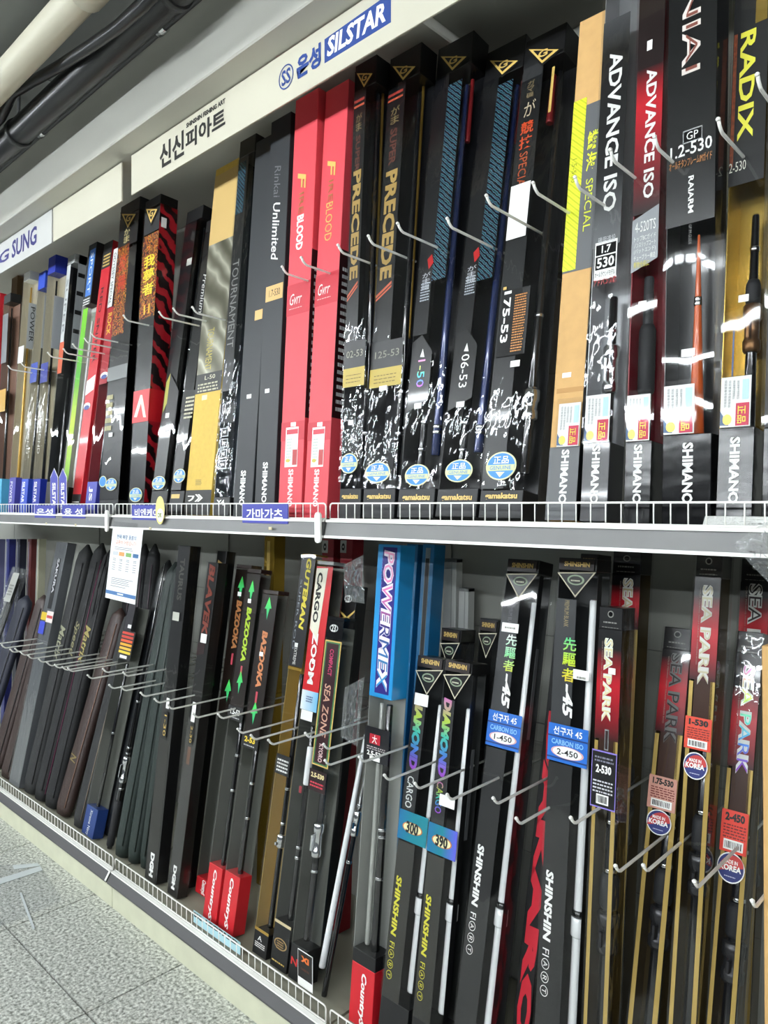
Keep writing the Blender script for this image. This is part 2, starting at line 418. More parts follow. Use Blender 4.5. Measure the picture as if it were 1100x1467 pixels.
PANELW = mat('back_panel_paint', '#94958e', 0.6, noise=(3, .05)); CEIL = mat('ceiling_paint', '#7c7e7a', 0.8, noise=(4, .06))
CREAM = mat('cream_plinth', '#cfcfb6', 0.5, noise=(12, .06)); RAILG = mat('grey_price_rail', '#646463', 0.4, 0.15, noise=(5, .1)); RAILD = mat('dark_price_rail', '#4b4a4b', 0.45, .1)
WIREW = mat('white_wire', '#fbfaf4', 0.35, 0, .3); PLASTER = mat('white_plaster', '#c6c5bc', 0.7, noise=(2.5, .04)); SIGNW = mat('sign_board', '#c6c2b0', 0.45, noise=(2, .03))
wb = struct(MB().quad_box(XL, XR, 1.735, 1.78, 0, 2.72).obj('wall_back', PANELW), 'pale grey back panels behind the rod displays', 'wall')
for k, (z0, z1) in enumerate([(.14, .50), (.503, .86), (.863, 1.10), (1.103, 1.375), (1.43, 1.80), (1.803, 2.2), (2.203, 2.69)]):
    for x0, x1 in ((-7.11, -5.97), (-5.965, -4.82), (-4.815, -3.675), (-3.67, -2.53), (-2.52, -1.382), (-1.372, -.225), (-.215, .7)):
        MB().quad_box(x0, x1, 1.728, 1.735, z0, z1).obj('back_board', PANELW, wb)
cl = struct(MB().quad_box(XL - 3.2, 3.5, -5, 1.9, 3.0, 3.05).obj('ceiling', GROUT), 'grey panelled ceiling above the aisle', 'ceiling')
cp = None
for i in range(-12, 4):
    for j in range(-6, 2):
        if cp is None: cp = MB().quad_box(.004, .896, .004, .896, 2.985, 3.0).obj('ceiling_panel', CEIL, cl); cp.location = (i * .9, j * .9 + .1, 0)
        else: copy(cp, cl, (i * .9, j * .9 + .1, 0))
xe = worldx(506, 1.165)
struct(MB().quad_box(XL - 1, xe, 1.165, 1.9, 2.672, 2.985).obj('trim_1', PLASTER, bevel=.004), 'white boxed ceiling beam above the header signs', 'beam')
struct(MB().quad_box(XL, XR, 1.252, 1.735, 2.70, 2.72).obj('trim_2', PANELW), 'grey canopy board over the upper tier', 'canopy')

# ceiling pipes
p = empty('white_pipe', (0, .9, 2.87)); tag(p, 'thick cream painted pipe running along the ceiling', 'pipe')
PIPEW = mat('pipe_cream', '#cbc6b2', .5); PIPEB = mat('pipe_black', '#1c1d1f', .4, 0, .2); PIPEG = mat('conduit_grey', '#3a3b3c', .5)
MB().tube([(XL, 0, 0), (2.5, 0, 0)], .045, 18).obj('pipe_run', PIPEW, p, smooth=True)
xq = worldx(128, .9)
MB().tube([(xq - .03, 0, 0), (xq + .05, 0, 0)], .053, 18).obj('pipe_coupling', PIPEW, p, smooth=True)
p = empty('black_pipe', (0, 1.05, 2.845)); tag(p, 'thick black pipe under the ceiling beside the boxed beam', 'pipe')
MB().tube([(XL, 0, 0), (2.5, 0, 0)], .045, 18).obj('pipe_run', PIPEB, p, smooth=True)
for u in (27, 250):
    xq = worldx(u, 1.05)
    MB().tube([(xq - .012, 0, 0), (xq + .012, 0, 0)], .051, 18).obj('pipe_clamp', PIPEG, p, smooth=True)
    MB().tube([(xq, 0, .04), (xq, 0, .14)], .006, 8).obj('hanger_rod', PIPEG, p, smooth=True)
p = empty('small_conduit', (0, 1.122, 2.862)); tag(p, 'thin dark conduit strapped under the black pipe', 'conduit')
MB().tube([(XL, 0, 0), (2.5, 0, 0)], .011, 10).obj('conduit_run', PIPEG, p, smooth=True)
for u in (60, 232):
    xq = worldx(u, 1.122); MB().tube([(xq - .02, 0, 0), (xq + .02, 0, 0)], .016, 10).obj('joint', CHROME, p, smooth=True)
pts = [at(u, v, .98) for u, v in ((-60, 240), (-20, 190), (2, 168), (18, 135), (45, 118), (90, 92), (130, 66), (170, 38), (205, 8), (240, -30))]
tag(MB().tube(pts, [.017] * 10, 10).obj('black_cable', PIPEB, smooth=True), 'loose black cable sagging across the ceiling pipes', 'cable')

# fluorescent ceiling lamps of the aisle
for k, (y, z, e) in enumerate(LAMP_ROWS):
    TUBE = mat('lamp_tube_row_%d' % k, '#f4fbff', .4, emit=e)
    for x in LAMP_XS:
        r = empty('ceiling_lamp', (x, y, z))
        tag(r, 'white fluorescent batten lamp on the ceiling in %s from the shelves' % ('the first row', 'the second row', 'the third row')[k], 'ceiling lamp', 'fluorescent lamps over the aisle')
        MB().quad_box(-.745, .745, -.05, .05, .02, .055).obj('housing', WHITE, r, bevel=.004)
        for q in (-.5, .5): MB().tube([(q, 0, .05), (q, 0, .268)], .004, 6).obj('hanger_rod', PIPEG, r, smooth=True)
        MB().tube([(-.735, 0, 0), (.735, 0, 0)], .02, 12).obj('tube', TUBE, r, smooth=True)

# shelving: bays between x seams
SEAMS = [-7.11, -5.967, -4.82, -3.673, -2.526, -1.379, -.232, .7]
def prism(prof, x0, x1): return MB().loft([[(x, y, z) for y, z in prof] for x in (x0, x1)])
for i in range(1, 6 + 1):
    if i == 1: continue
    x0, x1 = SEAMS[i] + .004, SEAMS[i + 1] - .004
    w = {2: 'in the farthest bay', 3: 'in the left bay', 4: 'in the middle bay', 5: 'in the right bay', 6: 'in the nearest bay past the frame'}[i]
    # upper board
    r = empty('shelf_board', ((x0 + x1) / 2, 1.25, 1.38)); tag(r, 'grey fronted upper shelf board ' + w, 'shelf', 'upper shelf boards')
    L = (x1 - x0) / 2
    MB().quad_box(-L, L, 0, .475, 0, .03).obj('board', PANELW, r)
    prism([(0, .031), (-.010, .031), (-.018, -.006), (0, -.006)], -L, L).obj('price_rail', RAILG, r)
    prism([(-.004, .034), (-.014, .034), (-.0155, .028), (-.004, .0305)], -L, L).obj('rail_lip', WIREW, r)
    prism([(0, -.0055), (-.0195, -.0055), (-.0205, -.0115), (0, -.0115)], -L, L).obj('rail_lip', WIREW, r)
    br = MB().loft([[(L - .011 + .011 * math.cos(a) , yy, .014 + (.028 if math.sin(a) > 0 else -.028) + .011 * math.sin(a)) for a in [q * math.pi / 8 for q in range(16)]] for yy in (-.026, -.02)])
    br.obj('rail_bracket', WIREW, r)
    # lower plinth with deck
    r = empty('base_plinth', ((x0 + x1) / 2, 1.24, 0)); tag(r, 'cream kick plate and dark price rail ' + w, 'plinth', 'base plinths')
    MB().quad_box(-L - .002, L + .002, 0, .014, 0.001, .098).obj('kick_plate', CREAM, r, bevel=.001)
    MB().quad_box(-L, L, .006, .485, .105, .134).obj('deck', mat('deck_paint', '#8a8878', .6), r)
    prism([(.01, .133), (-.005, .131), (-.022, .104), (-.022, .099), (.01, .099)], -L, L).obj('price_rail', RAILD, r)
    prism([(.006, .136), (-.007, .136), (-.007, .131), (.006, .132)], -L, L).obj('rail_lip', WIREW, r)
    prism([(-.0055, .133), (-.023, .1045), (-.025, .106), (-.0075, .135)], L - .006, L + .003).obj('rail_bracket', WIREW, r)
    # wire fences
    for tier, zb, nm in (('up', 1.414, 'upper'), ('low', .137, 'lower')):
        if tier == 'low' and i == 6: continue
        r = empty('wire_fence', ((x0 + x1) / 2, 1.247, zb)); tag(r, 'low white wire fence along the %s shelf edge %s' % (nm, w), 'wire fence', 'white wire shelf fences')
        hh = .041 if tier == 'up' else .043; q = .008
        MB().tube([(-L + .004, 0, 0), (-L + .004, 0, hh - q), (-L + .004 + q * .3, 0, hh - q * .3), (-L + .004 + q, 0, hh), (L - .004 - q, 0, hh), (L - .004 - q * .3, 0, hh - q * .3), (L - .004, 0, hh - q), (L - .004, 0, 0)], .0022, 6).obj('frame_wire', WIREW, r, smooth=True)
        MB().tube([(-L + .004, 0, .002), (L - .004, 0, .002)], .0022, 6).obj('bottom_wire', WIREW, r, smooth=True)
        n = 38; w0 = None
        for k in range(1, n):
            x = -L + .004 + (2 * L - .008) * k / n
            if w0 is None: w0 = MB().tube([(0, 0, .002), (0, 0, hh)], .0014, 5).obj('wire', WIREW, r, smooth=True); w0.location = (x, 0, 0)
            else: copy(w0, r, (x, 0, 0))
    # slotted upright at the seam
    u = struct(MB().quad_box(SEAMS[i + 1] - .02, SEAMS[i + 1] + .02, 1.722, 1.737, .14, 2.69).obj('trim_%d' % (i + 1), PANELW), 'slotted grey shelving upright', 'upright')

# header signs
zt, zb_ = 2.668, 2.53
def header(name, label, u0, u1, m):
    x0 = u0 if u0 < -5 and u0 > -9 else worldx(u0, 1.245); x1 = u1 if abs(u1) < 2 else worldx(u1, 1.245)
    r = empty(name, (x0, 1.245, zb_)); tag(r, label, 'header sign')
    MB().quad_box(0, x1 - x0, 0, .006, 0, zt - zb_).obj('board', m, r, bevel=.001); return r
def on_sign(r, body, m, u0, v0b, u1, b0, b1, **k):
    """lettering between photo columns u0..u1, b0..b1 as fractions of the board height"""
    x0 = worldx(u0, 1.245) - r.location.x; x1 = worldx(u1, 1.245) - r.location.x; H = zt - zb_
    return flat_text('lettering', body, m, r, (x0, -.0008, b0 * H), (1, 0, 0), (0, 0, 1), x1 - x0, (b1 - b0) * H, **k)
INK = hexm('#1b1a18', .5); NAVY = hexm('#26236e', .5); BLUE = hexm('#1f3f86', .5)
sA = header('header_sign', 'white header sign at the far left with purple capitals', -7.5, 74, mat('sign_white', '#c0c0bd', .45))
on_sign(sA, 'YONG', NAVY, -45, 0, 13.5, .30, .68, bold=.02, shear=.1); on_sign(sA, 'SUNG', NAVY, 17, 0, 53, .25, .82, bold=.02, shear=.1)
sP = header('header_sign', 'plain cream header panel left of the dark gap', 76, 174, SIGNW)
sB = header('header_sign', 'long cream header sign with black and blue Korean lettering', 188, 0.6, SIGNW)
on_sign(sB, '신신', INK, 229, 0, 264, .20, .78, bold=.05); on_sign(sB, '피아트', INK, 266, 0, 323, .26, .70, bold=.05)
on_sign(sB, 'SHINSHIN FISHING ART', INK, 267, 0, 323, .77, .88, bold=.04)
on_sign(sB, '은성', BLUE, 425, 0, 460, .30, .74, bold=.06)
x0 = worldx(465, 1.245) - sB.location.x; x1 = worldx(560, 1.245) - sB.location.x; H = zt - zb_
b = MB().loft([[(x0, y, .30 * H), (x1, y, .30 * H), (x1, y, .80 * H), (x0, y, .74 * H)] for y in (-.0006, .0004)]); b.obj('blue_block', BLUE, sB)
flat_text('lettering', 'SILSTAR', WHITE, sB, (x0 + .01, -.0012, .37 * H), (1, 0, 0), (0, 0, 1), x1 - x0 - .026, .35 * H, bold=.025, shear=.15)
xc_ = worldx(410, 1.245) - sB.location.x; n = 32
ring = lambda r, y: [(xc_ + r * math.cos(2 * math.pi * i / n), y, .50 * H + r * 1.05 * math.sin(2 * math.pi * i / n)) for i in range(n)]
b = MB(); R1 = ring(.031, -.001); R2 = ring(.0275, -.001); b.v += R1 + R2; b.f += [(i, (i + 1) % n, n + (i + 1) % n, n + i) for i in range(n)]
b.obj('emblem_ring', BLUE, sB); flat_text('lettering', 'SS', BLUE, sB, (xc_ - .019, -.001, .35 * H), (1, 0, 0), (0, 0, 1), .038, .30 * H, bold=.02)

# blue name signs clipped to the wire fence
SIGNB = hexm('#4448a0', .45)
def fence_sign(body, label, u0, u1, v0, v1, cols=1):
    a, c = at(u0, v1, 1.236), at(u1, v0, 1.236); w = c.x - a.x
    a2 = at(u0, v0, 1.236); h = a2.z - a.z
    r = empty('name_sign', (a.x, 1.236, a.z)); tag(r, label, 'name sign', 'blue name signs on the fence')
    MB().quad_box(0, w, 0, .003, 0, h).obj('plate', SIGNB, r, bevel=.0006)
    MB().quad_box(w * .4, w * .6, .003, .012, h * .3, h * .9).obj('clip', WIREW, r)
    flat_text('lettering', body, WHITE, r, (w * .1, -.0006, h * .2), (1, 0, 0), (0, 0, 1), w * .8, h * .56, bold=.03)
fence_sign('은성', 'small blue sign with two white Korean syllables nearest the left edge', 49.5, 79, 724, 741.5)
fence_sign('용 성', 'small blue sign with two spaced white syllables below the two pointed tags', 89, 121.5, 723.5, 742)
fence_sign('비엔케이', 'blue sign with four white syllables next to the round yellow sticker', 189, 231.6, 723.5, 744.5)
fence_sign('가마가츠', 'largest blue sign with four white syllables below the red boxes', 347, 412, 722, 749)
# round sticker
c = at(229, 731, 1.228); r = empty('round_tag', c); tag(r, 'round yellow and white cardboard tag beside a blue sign', 'tag')
n = 26; MB().loft([[(.028 * math.cos(2 * math.pi * i / n), y, .046 * math.sin(2 * math.pi * i / n)) for i in range(n)] for y in (0, .0012)]).obj('disc', hexm('#e8d98a', .5), r)
MB().loft([[(.020 * math.cos(2 * math.pi * i / n) + .003, y, .022 * math.sin(2 * math.pi * i / n) - .016) for i in range(n)] for y in (-.0008, 0)]).obj('white_patch', WHITE, r)
flat_text('lettering', 'OK', hexm('#8a9a3a'), r, (-.012, -.0014, -.024), (1, 0, 0), (0, 0, 1), .026, .016, bold=.02)
for u, v, w in ((66, 750, 'under the leftmost blue sign'), (108, 752, 'under the second blue sign'), (215, 757, 'beside the hanging notice'), (387, 757, 'under the largest blue sign')):
    a = at(u, v, 1.228); o = MB().quad_box(-.007, .007, 0, .0012, -.004, .004).obj('price_sticker', hexm('#cbbf9c', .5)); o.location = a
    o.rotation_euler = (-.0, 0, 0)
    tag(o, 'tiny cream price sticker on the rail ' + w, 'sticker', 'price stickers on the rail')
# left edge letters on the rail
a = at(-6, 758, 1.2245); r = tag(MB().quad_box(0, .05, 0, .001, 0, .03).obj('rail_label', hexm('#9aa2c4', .5)), 'pale blue label strip on the rail at the left edge', 'label'); r.location = a
# hanging notice
a = at(162, 756, 1.218); c = at(205, 758, 1.218); d = at(200, 866, 1.20)
r = empty('paper_notice', ((a.x + c.x) / 2, 1.218, a.z)); tag(r, 'white paper notice with blue footer hanging from the upper rail', 'notice')
W2 = (c.x - a.x) / 2; Hn = a.z - d.z; r.rotation_euler = (math.radians(-6), math.radians(1.5), 0)
MB().quad_box(-W2, W2, 0, .0008, -Hn, 0).obj('sheet', mat('paper', '#f4f5f5', .6), r)
MB().quad_box(-W2 * .98, W2 * .6, -.0012, .002, -.004, .020).obj('clear_clip', SLEEVE, r)
def np_(c, x0, x1, z0, z1, nm='print_block', y=-.0006):
    me = bpy.data.meshes.new(nm); X = lambda q: -W2 + 2 * W2 * q
    me.from_pydata([(X(x0), y, -Hn * z1), (X(x1), y, -Hn * z1), (X(x1), y, -Hn * z0), (X(x0), y, -Hn * z0)], [], [(0, 1, 2, 3)]); return link(nm, me, hexm(c), r)
X = lambda q: -W2 + 2 * W2 * q
flat_text('lettering', '현재 매장 물품의', hexm('#4a6a92'), r, (X(.17), -.0006, -Hn * .155), (1, 0, 0), (0, 0, 1), W2 * 1.3, Hn * .06, bold=.02)
flat_text('lettering', '교환이 어렵습니다', hexm('#d08a6a'), r, (X(.16), -.0006, -Hn * .235), (1, 0, 0), (0, 0, 1), W2 * 1.36, Hn * .06, bold=.01)
for x, cc in ((.10, '#c8ccd0'), (.31, '#e09a5a'), (.54, '#7aa860'), (.77, '#3a6a9a')): np_(cc, x, x + .18, .335, .39)
for i, z in enumerate((.27, .295, .43, .45, .485, .52, .55, .58, .70, .725, .75, .775, .81)):
    if .4 < z < .6:
        for x in (.12, .34, .57, .80): np_('#9a9da0', x, x + .11, z, z + .012, 'small_print')
    else: np_('#8a8d92', .14, random.uniform(.6, .88), z, z + .010, 'small_print')
np_('#4a74a8', .0, 1.0, .885, .935, 'footer'); np_('#e8eef4', .4, .6, .90, .92, 'small_print', -.001)

# ------------------------------------------------------------------ upper tier, from the right
SHI = hexm('#e8e8e4', .45)
def gloss(c): return hexm(c, .3, 0, .4)
def fullbox(P, base, cap=None, v_base=None, v_cap=None, tray=None, film=FILM, left=True):
    """clear fronted box: base carton, cap, inner tray and film"""
    P.block('base', base, v_base, None)
    if cap is not None: P.block('cap', cap, None, v_cap)
    P.tray(tray or CARD, v_cap, v_base, left); P.film(film, v_cap, v_base)
def warranty(P, a0, a1, v0, v1):
    """printed card in a clear pocket taped on the front"""
    P.card(WHITE, a0, a1, v0, v1, layer=9, name='warranty_card')
    da = a1 - a0; dv = v1 - v0
    P.card(hexm('#bfe0ee'), a0 + da * .72, a0 + da * .93, v0 + dv * .05, v0 + dv * .45, layer=11, name='blue_panel')
    P.card(hexm('#c81e48'), a0 + da * .52, a0 + da * .96, v0 + dv * .52, v0 + dv * .97, layer=11, name='red_panel')
    P.txt('正品', hexm('#f0dc4a'), a0 + da * .58, a0 + da * .86, v0 + dv * .58, v0 + dv * .93, layer=13, bold=.02)
    P.oval(GOLDP, a0 + da * .24, v0 + dv * .86, da * .15, .009, layer=11, name='gold_seal')
    P.poly(hexm('#4a6a94'), [(a0, v0 + dv * .70), (a0 + da * .30, v0 + dv * .98), (a0, v0 + dv * .98)], layer=10, name='blue_corner')
    for q in (.12, .26, .40, .54):
        P.txt('保証書番号登録製品', hexm('#8a9094'), a0 + da * q, a0 + da * (q + .08), v0 + dv * .08, v0 + dv * (.45 if q > .3 else .62), layer=11, name='small_print')
    P.card(SLEEVE, a0 - .05, a1 + .05, v0 - 7, v1 + 3, layer=15, name='clear_pocket')
def gama_seal(P, a, v, ra=.34, r=.024):
    P.oval(hexm('#d8d9a8'), a, v, ra, r, layer=9, name='seal_rim'); P.oval(STICKB, a, v, ra * .9, r * .9, layer=10, name='seal')
    z = P.z(v, a)
    k = r / abs(P.z(v, a) - P.z(v + 1, a))                       # rows per radius
    P.card(hexm('#cfd6a0'), a - ra * .88, a + ra * .88, v - k * .08, v + k * .34, layer=12, name='seal_band')
    P.txt('正品', WHITE, a - ra * .5, a + ra * .5, v - k * .68, v - k * .14, 'flat', layer=12, bold=.02)
    P.txt('GENUINE', STICKB, a - ra * .7, a + ra * .7, v, v + k * .26, 'flat', layer=13)
    P.poly(hexm('#dfe6c0'), [(a - ra * .3, v + k * .42), (a, v + k * .8), (a + ra * .3, v + k * .42)], layer=12, name='seal_arrow')
def goldname(P, v0, v1, a0=.12, a1=.88): P.txt('gamakatsu', GOLDT, a0, a1, v0, v1, 'flat', layer=3, bold=.03)
UG = 'rod boxes on the upper tier'
E0 = dict(tier='up', group=UG)
# partly seen box past the right edge
P = Pack('rod_box', 'clear glossy box cut off at the right edge of the upper tier', TL=(1110, -120), BL=(1088, 715), R=(1140, 715), **E0)
fullbox(P, BLACK, BLACK, 612, -90, CARD); P.rod(.5, .15, P.H - .05, .010, .004, rings=(.4, .7)); P.card(GREY, .05, .3, 0, 612, layer=-1, name='print_strip')
# yellow lettered gold window box
P = Pack('rod_box', 'black box with large yellow capitals and a gold lined window near the right edge', TL=(1056, -140), BL=(1023, 715), R=(1081, 715), dp=.062, **E0)
fullbox(P, BLACK, BLACK, 612, -110, GOLDIN)
P.card(CARD, .0, 1, -100, 262, layer=0, name='print_panel'); P.card(GOLDIN, .62, .95, -20, 30, layer=1, name='gold_window'); P.card(mat('orange_weave', '#7a3a1c', .5, noise=(160, .5)), .02, .12, 50, 240, layer=1, name='edge_print')
P.txt('RADIX', hexm('#e8e24a'), .22, .66, 44, 200, layer=3, bold=.02); P.txt('2-530', hexm('#d8d8c8'), .02, .5, 232, 246, 'flat', layer=3)
P.rod(.66, .1, P.z(300), .0115, .006, seat=(P.z(500), P.z(430)), grip=(P.z(430), P.z(395)), seatm=mat('bronze_seat', '#6a4a2a', .3, .7), rings=(P.z(350),))
P.card(hexm('#1e4a8a'), .3, .34, 470, 600, layer=-2, name='edge_print'); P.txt('SHIMANO', SHI, .34, .62, 626, 722, layer=3, bold=.03)
P.card(WHITE, .44, .72, 423, 433, layer=8, name='price_sticker'); warranty(P, .05, .88, 540, 612)
# wide black box with orange grip
P = Pack('rod_box', 'widest black box with a bare orange rod grip showing through its window', TL=(958, -150), BL=(945.5, 715), R=(1021, 715), dp=.062, **E0)
fullbox(P, BLACK, BLACK, 622, -120, hexm('#0d0e12', .3, 0, .3)); P.card(hexm('#0b0c0f', .25, 0, .5), 0, 1, -110, 320, layer=0, name='print_panel')
P.txt('NIAI', hexm('#e2d8d0'), .30, .68, -22, 104, layer=3, bold=.01); P.txt('NIAI', hexm('#7a3a2a'), .38, .62, -18, 100, layer=4, bold=-.01)
P.card(SILVER, .34, .74, 184, 203, layer=2, name='frame'); P.card(BLACK, .36, .72, 186, 201, layer=3, name='frame_fill'); P.txt('GP', SHI, .42, .66, 188, 199, 'flat', layer=4)
P.txt('1.2-530', hexm('#e4e4e0'), .08, .94, 203, 221, 'flat', layer=3, bold=.01); P.txt('オールチタンフレームIMガイド', hexm('#c8803a'), .06, .94, 225, 237, 'flat', layer=3)
P.txt('RAIARM', SHI, .47, .58, 252, 305, layer=3, bold=.02); P.txt('GP IM GUIDE', hexm('#8a8a88'), .49, .55, 322, 350, layer=3)
P.rod(.56, P.z(624), P.z(330), .013, .002, m=ORANGE, rings=(P.z(424), P.z(430)), nm='orange_grip'); P.rod(.56, P.z(418), P.z(356), .004, .002)
P.card(WHITE, .38, .66, 500, 511, layer=8, name='price_sticker'); P.txt('SHIMANO', SHI, .42, .64, 634, 722, layer=3, bold=.03); warranty(P, .03, .66, 552, 622)
# red and black box
P = Pack('rod_box', 'black and crimson box with white capitals and a silver size panel', TL=(917, -90), BL=(891, 715), R=(934, 715), dp=.060, **E0)
CRIM = mat('crimson_tray', '#7a1020', .3, .2)
fullbox(P, BLACK, BLACK, 632, -60, CRIM); P.card(hexm('#23090d', .3, 0, .4), 0, 1, -50, 95, layer=0, name='print_panel')
P.card(ramp_mat('red_fade', [(0, '#120608'), (.45, '#8a0c1c'), (.75, '#c01626'), (1, '#2a0a0e')], 'Z', rough=.3, coat=.4), 0, 1, 95, 305, layer=0, name='red_panel')
P.txt('ADVANCE ISO', SHI, .38, .78, 98, 284, layer=3, bold=.02); P.card(WHITE, .36, .56, 58, 72, layer=3, name='white_mark')
P.card(mat('silver_panel', '#8a8d90', .35, .4), 0, 1, 312, 388, layer=1, name='size_panel', slant=.02)
P.txt('4-520TS', SHI, .12, .9, 316, 331, 'flat', layer=3)
for i, t in enumerate(('トップBCガイド', 'ノンスリップコート', '(バットエンド)', 'チューブラー構造')): P.txt(t, SHI, .1, .92, 336 + i * 9.2, 344 + i * 9.2, 'flat', layer=3)
P.txt('青物全般に', hexm('#d8c84a'), .1, .7, 374, 383, 'flat', layer=3)
P.rod(.45, .1, P.z(390), .011, .009, m=mat('grey_blank', '#2c2d30', .5), rings=(), grip=(P.z(560), P.z(460))); P.card(WHITE, .32, .62, 431, 444, layer=-3, name='white_mark')
P.txt('SHIMANO', SHI, .34, .66, 637, 722, layer=3, bold=.03); warranty(P, .05, .92, 566, 632)
# silver window box
P = Pack('rod_box', 'clear silver box with white capitals and a boxed 1.7 530 size panel', TL=(868, -60), BL=(829.5, 715), R=(873, 715), dp=.060, **E0)
fullbox(P, hexm('#15121e', .3, 0, .3), None, 634, -56, mat('silver_tray', '#a8aaac', .3, .5), WRAP)
P.card(ramp_mat('grey_fade', [(0, '#6a6c6e'), (.3, '#191a1c'), (.85, '#101012'), (1, '#4a4c4e')], 'Z', rough=.3, coat=.3), 0, 1, 25, 352, layer=0, name='print_panel')
P.txt('ADVANCE ISO', SHI, .30, .80, 74, 303, layer=3, bold=.02); P.txt('磯用遠投', hexm('#c8cacc'), .2, .85, 338, 348, 'flat', layer=3)
P.card(WHITE, .1, .92, 345, 400, layer=2, name='size_panel'); P.card(BLACK, .14, .88, 349, 364, layer=3, name='size_box'); P.card(BLACK, .14, .88, 366, 385, layer=3, name='size_box')
P.txt('1.7', WHITE, .36, .70, 351, 362, 'flat', layer=5, bold=.02); P.txt('530', WHITE, .2, .84, 368, 383, 'flat', layer=5, bold=.02); P.txt('オールラウンドモデル', BLACK, .14, .88, 388, 396, 'flat', layer=4)
P.txt('アドバンス磯', hexm('#b02020'), .1, .95, 398, 408, 'flat', layer=3, bold=.03)
P.rod(.62, .08, P.z(420), .010, .008, rings=(P.z(470), P.z(520)), seat=(P.z(560), P.z(490)))
P.txt('SHIMANO', SHI, .36, .66, 638, 722, layer=3, bold=.03); warranty(P, .06, .96, 566, 634)
# kraft box
P = Pack('rod_box', 'kraft brown and grey carton with a yellow stripe and yellow characters', TL=(829, 33), BL=(781, 715), R=(828, 715), dp=.058, **E0)
P.carton(TAN); GREYC = hexm('#5c5e60', .5)
P.card(GREYC, 0, 1, 640, None, layer=1, name='base_band'); P.card(GREYC, 0, 1, 150, 388, layer=1, name='grey_panel')
P.card(ramp_mat('yellow_hatch', [(0, '#b8c020'), (.5, '#e6ee3c'), (1, '#d2dc30')], wave=45, noise=.4, rough=.4), .0, .45, 143, 388, layer=2, name='yellow_stripe')
P.txt('鱗海', hexm('#e4ee3a'), .58, .94, 185, 246, 'stack', layer=3, bold=.02); P.txt('SPECIAL', hexm('#d8e03a'), .62, .86, 256, 331, layer=3); P.txt('1.5-530', hexm('#8a9020'), .10, .26, 228, 262, layer=4)
P.card(WHITE, .26, .56, 534, 541, layer=3, name='price_sticker'); P.card(hexm('#b98c50', .6), .1, 1, 555, 562, layer=1, name='tape')
P.txt('SHIMANO', SHI, .42, .68, 644, 722, layer=3, bold=.03); warranty(P, .25, .98, 578, 640)
P.card(hexm('#1a1b1d'), 0, 1, None, None, face='R', layer=1, name='side_panel')
# black boxes with blue seals, right to left
def gama(label, TL, BL, R, vb, vc, sv, sa=.45, dp=.066, film=WRAP, tri=True, ra=.34, r=.026):
    P = Pack('rod_box', label, TL=TL, BL=BL, R=R, dp=dp, **E0)
    P.block('base', hexm('#202124', .5), vb, None); P.block('cap', hexm('#101012', .4), None, vc); P.tray(hexm('#14161b', .35), vc, vb)
    P.film(film, vc, vb)
    if tri:
        vt = TL[1]; P.poly(hexm('#1a1712', .4), [(.02, vt + 8), (.5, vt + 34), (.98, vt + 8)][::1], layer=8, name='cap_triangle'); 
        P.poly(GOLDT, [(.12, vt + 10), (.5, vt + 30), (.88, vt + 10)], layer=9, name='gold_triangle'); P.poly(hexm('#1a1712'), [(.24, vt + 12), (.5, vt + 26), (.76, vt + 12)], layer=10, name='dark_triangle')
        P.txt('G', GOLDT, .38, .62, vt + 11, vt + 21, 'flat', layer=11, bold=.02)
    gama_seal(P, sa, sv, ra, r); return P
P = gama('widest blue sealed black box with orange kanji and a 175-53 side label', (752, 62), (686.6, 715), (751, 715), 702, 88, 668, dp=.06, ra=.36, r=.031)
P.card(hexm('#202226', .35, 0, .4), 0, .52, 100, 700, layer=-1, name='print_strip'); P.card(GREY, .02, .5, 78, 112, layer=0, name='grey_panel')
P.txt('ガマ磯', hexm('#8a7a5a'), .16, .34, 115, 140, 'stack', layer=1); P.txt('競技', hexm('#c8481e'), .10, .42, 172, 214, 'stack', layer=2, bold=.02); P.txt('が', hexm('#c8b89a'), .14, .42, 144, 166, 'flat', layer=2)
P.txt('SPECIAL', hexm('#b8542a'), .14, .34, 218, 275, layer=2); P.card(WHITE, .02, .5, 264, 342, layer=8, name='white_sticker')
P.card(CARD, .06, .74, 414, 510, layer=7, name='size_label'); P.txt('175-53', WHITE, .12, .30, 418, 492, layer=9, bold=.02); P.lines(hexm('#c8884a'), .40, .68, 420, 504, 22, layer=9)
P.card(GOLDT, .08, .16, 412, 416, layer=9, name='gold_mark'); P.card(WHITE, .44, .66, 517, 526, layer=9, name='price_sticker')
P.rod(.80, .1, P.z(100), .012, .007, rings=(P.z(450), P.z(555), P.z(560)), seat=(P.z(600), P.z(555))); P.rod(.62, P.z(170), P.z(100), .0085, .006, m=mat('red_blank', '#7a1c20', .3, .2), nm='tip_section')
P.card(GOLDT, .74, .8, 95, 160, layer=-3, name='gold_edge'); goldname(P, 706, 717)
HBLUE = mat('blue_rod', '#1c2a55', .2, .3, .5)
def wedge_label(P, txt, v0, v1, col, vt, vbm):
    P.poly(hexm('#0c0d0f', .3, 0, .4), [(.04, v1), (.04, v0), (.30, v0 - 12), (.62, v0 + 12), (.62, v1 - 20)][::-1], layer=8, name='size_label')
    P.txt(txt, col, .26, .46, vt, vbm, layer=10)
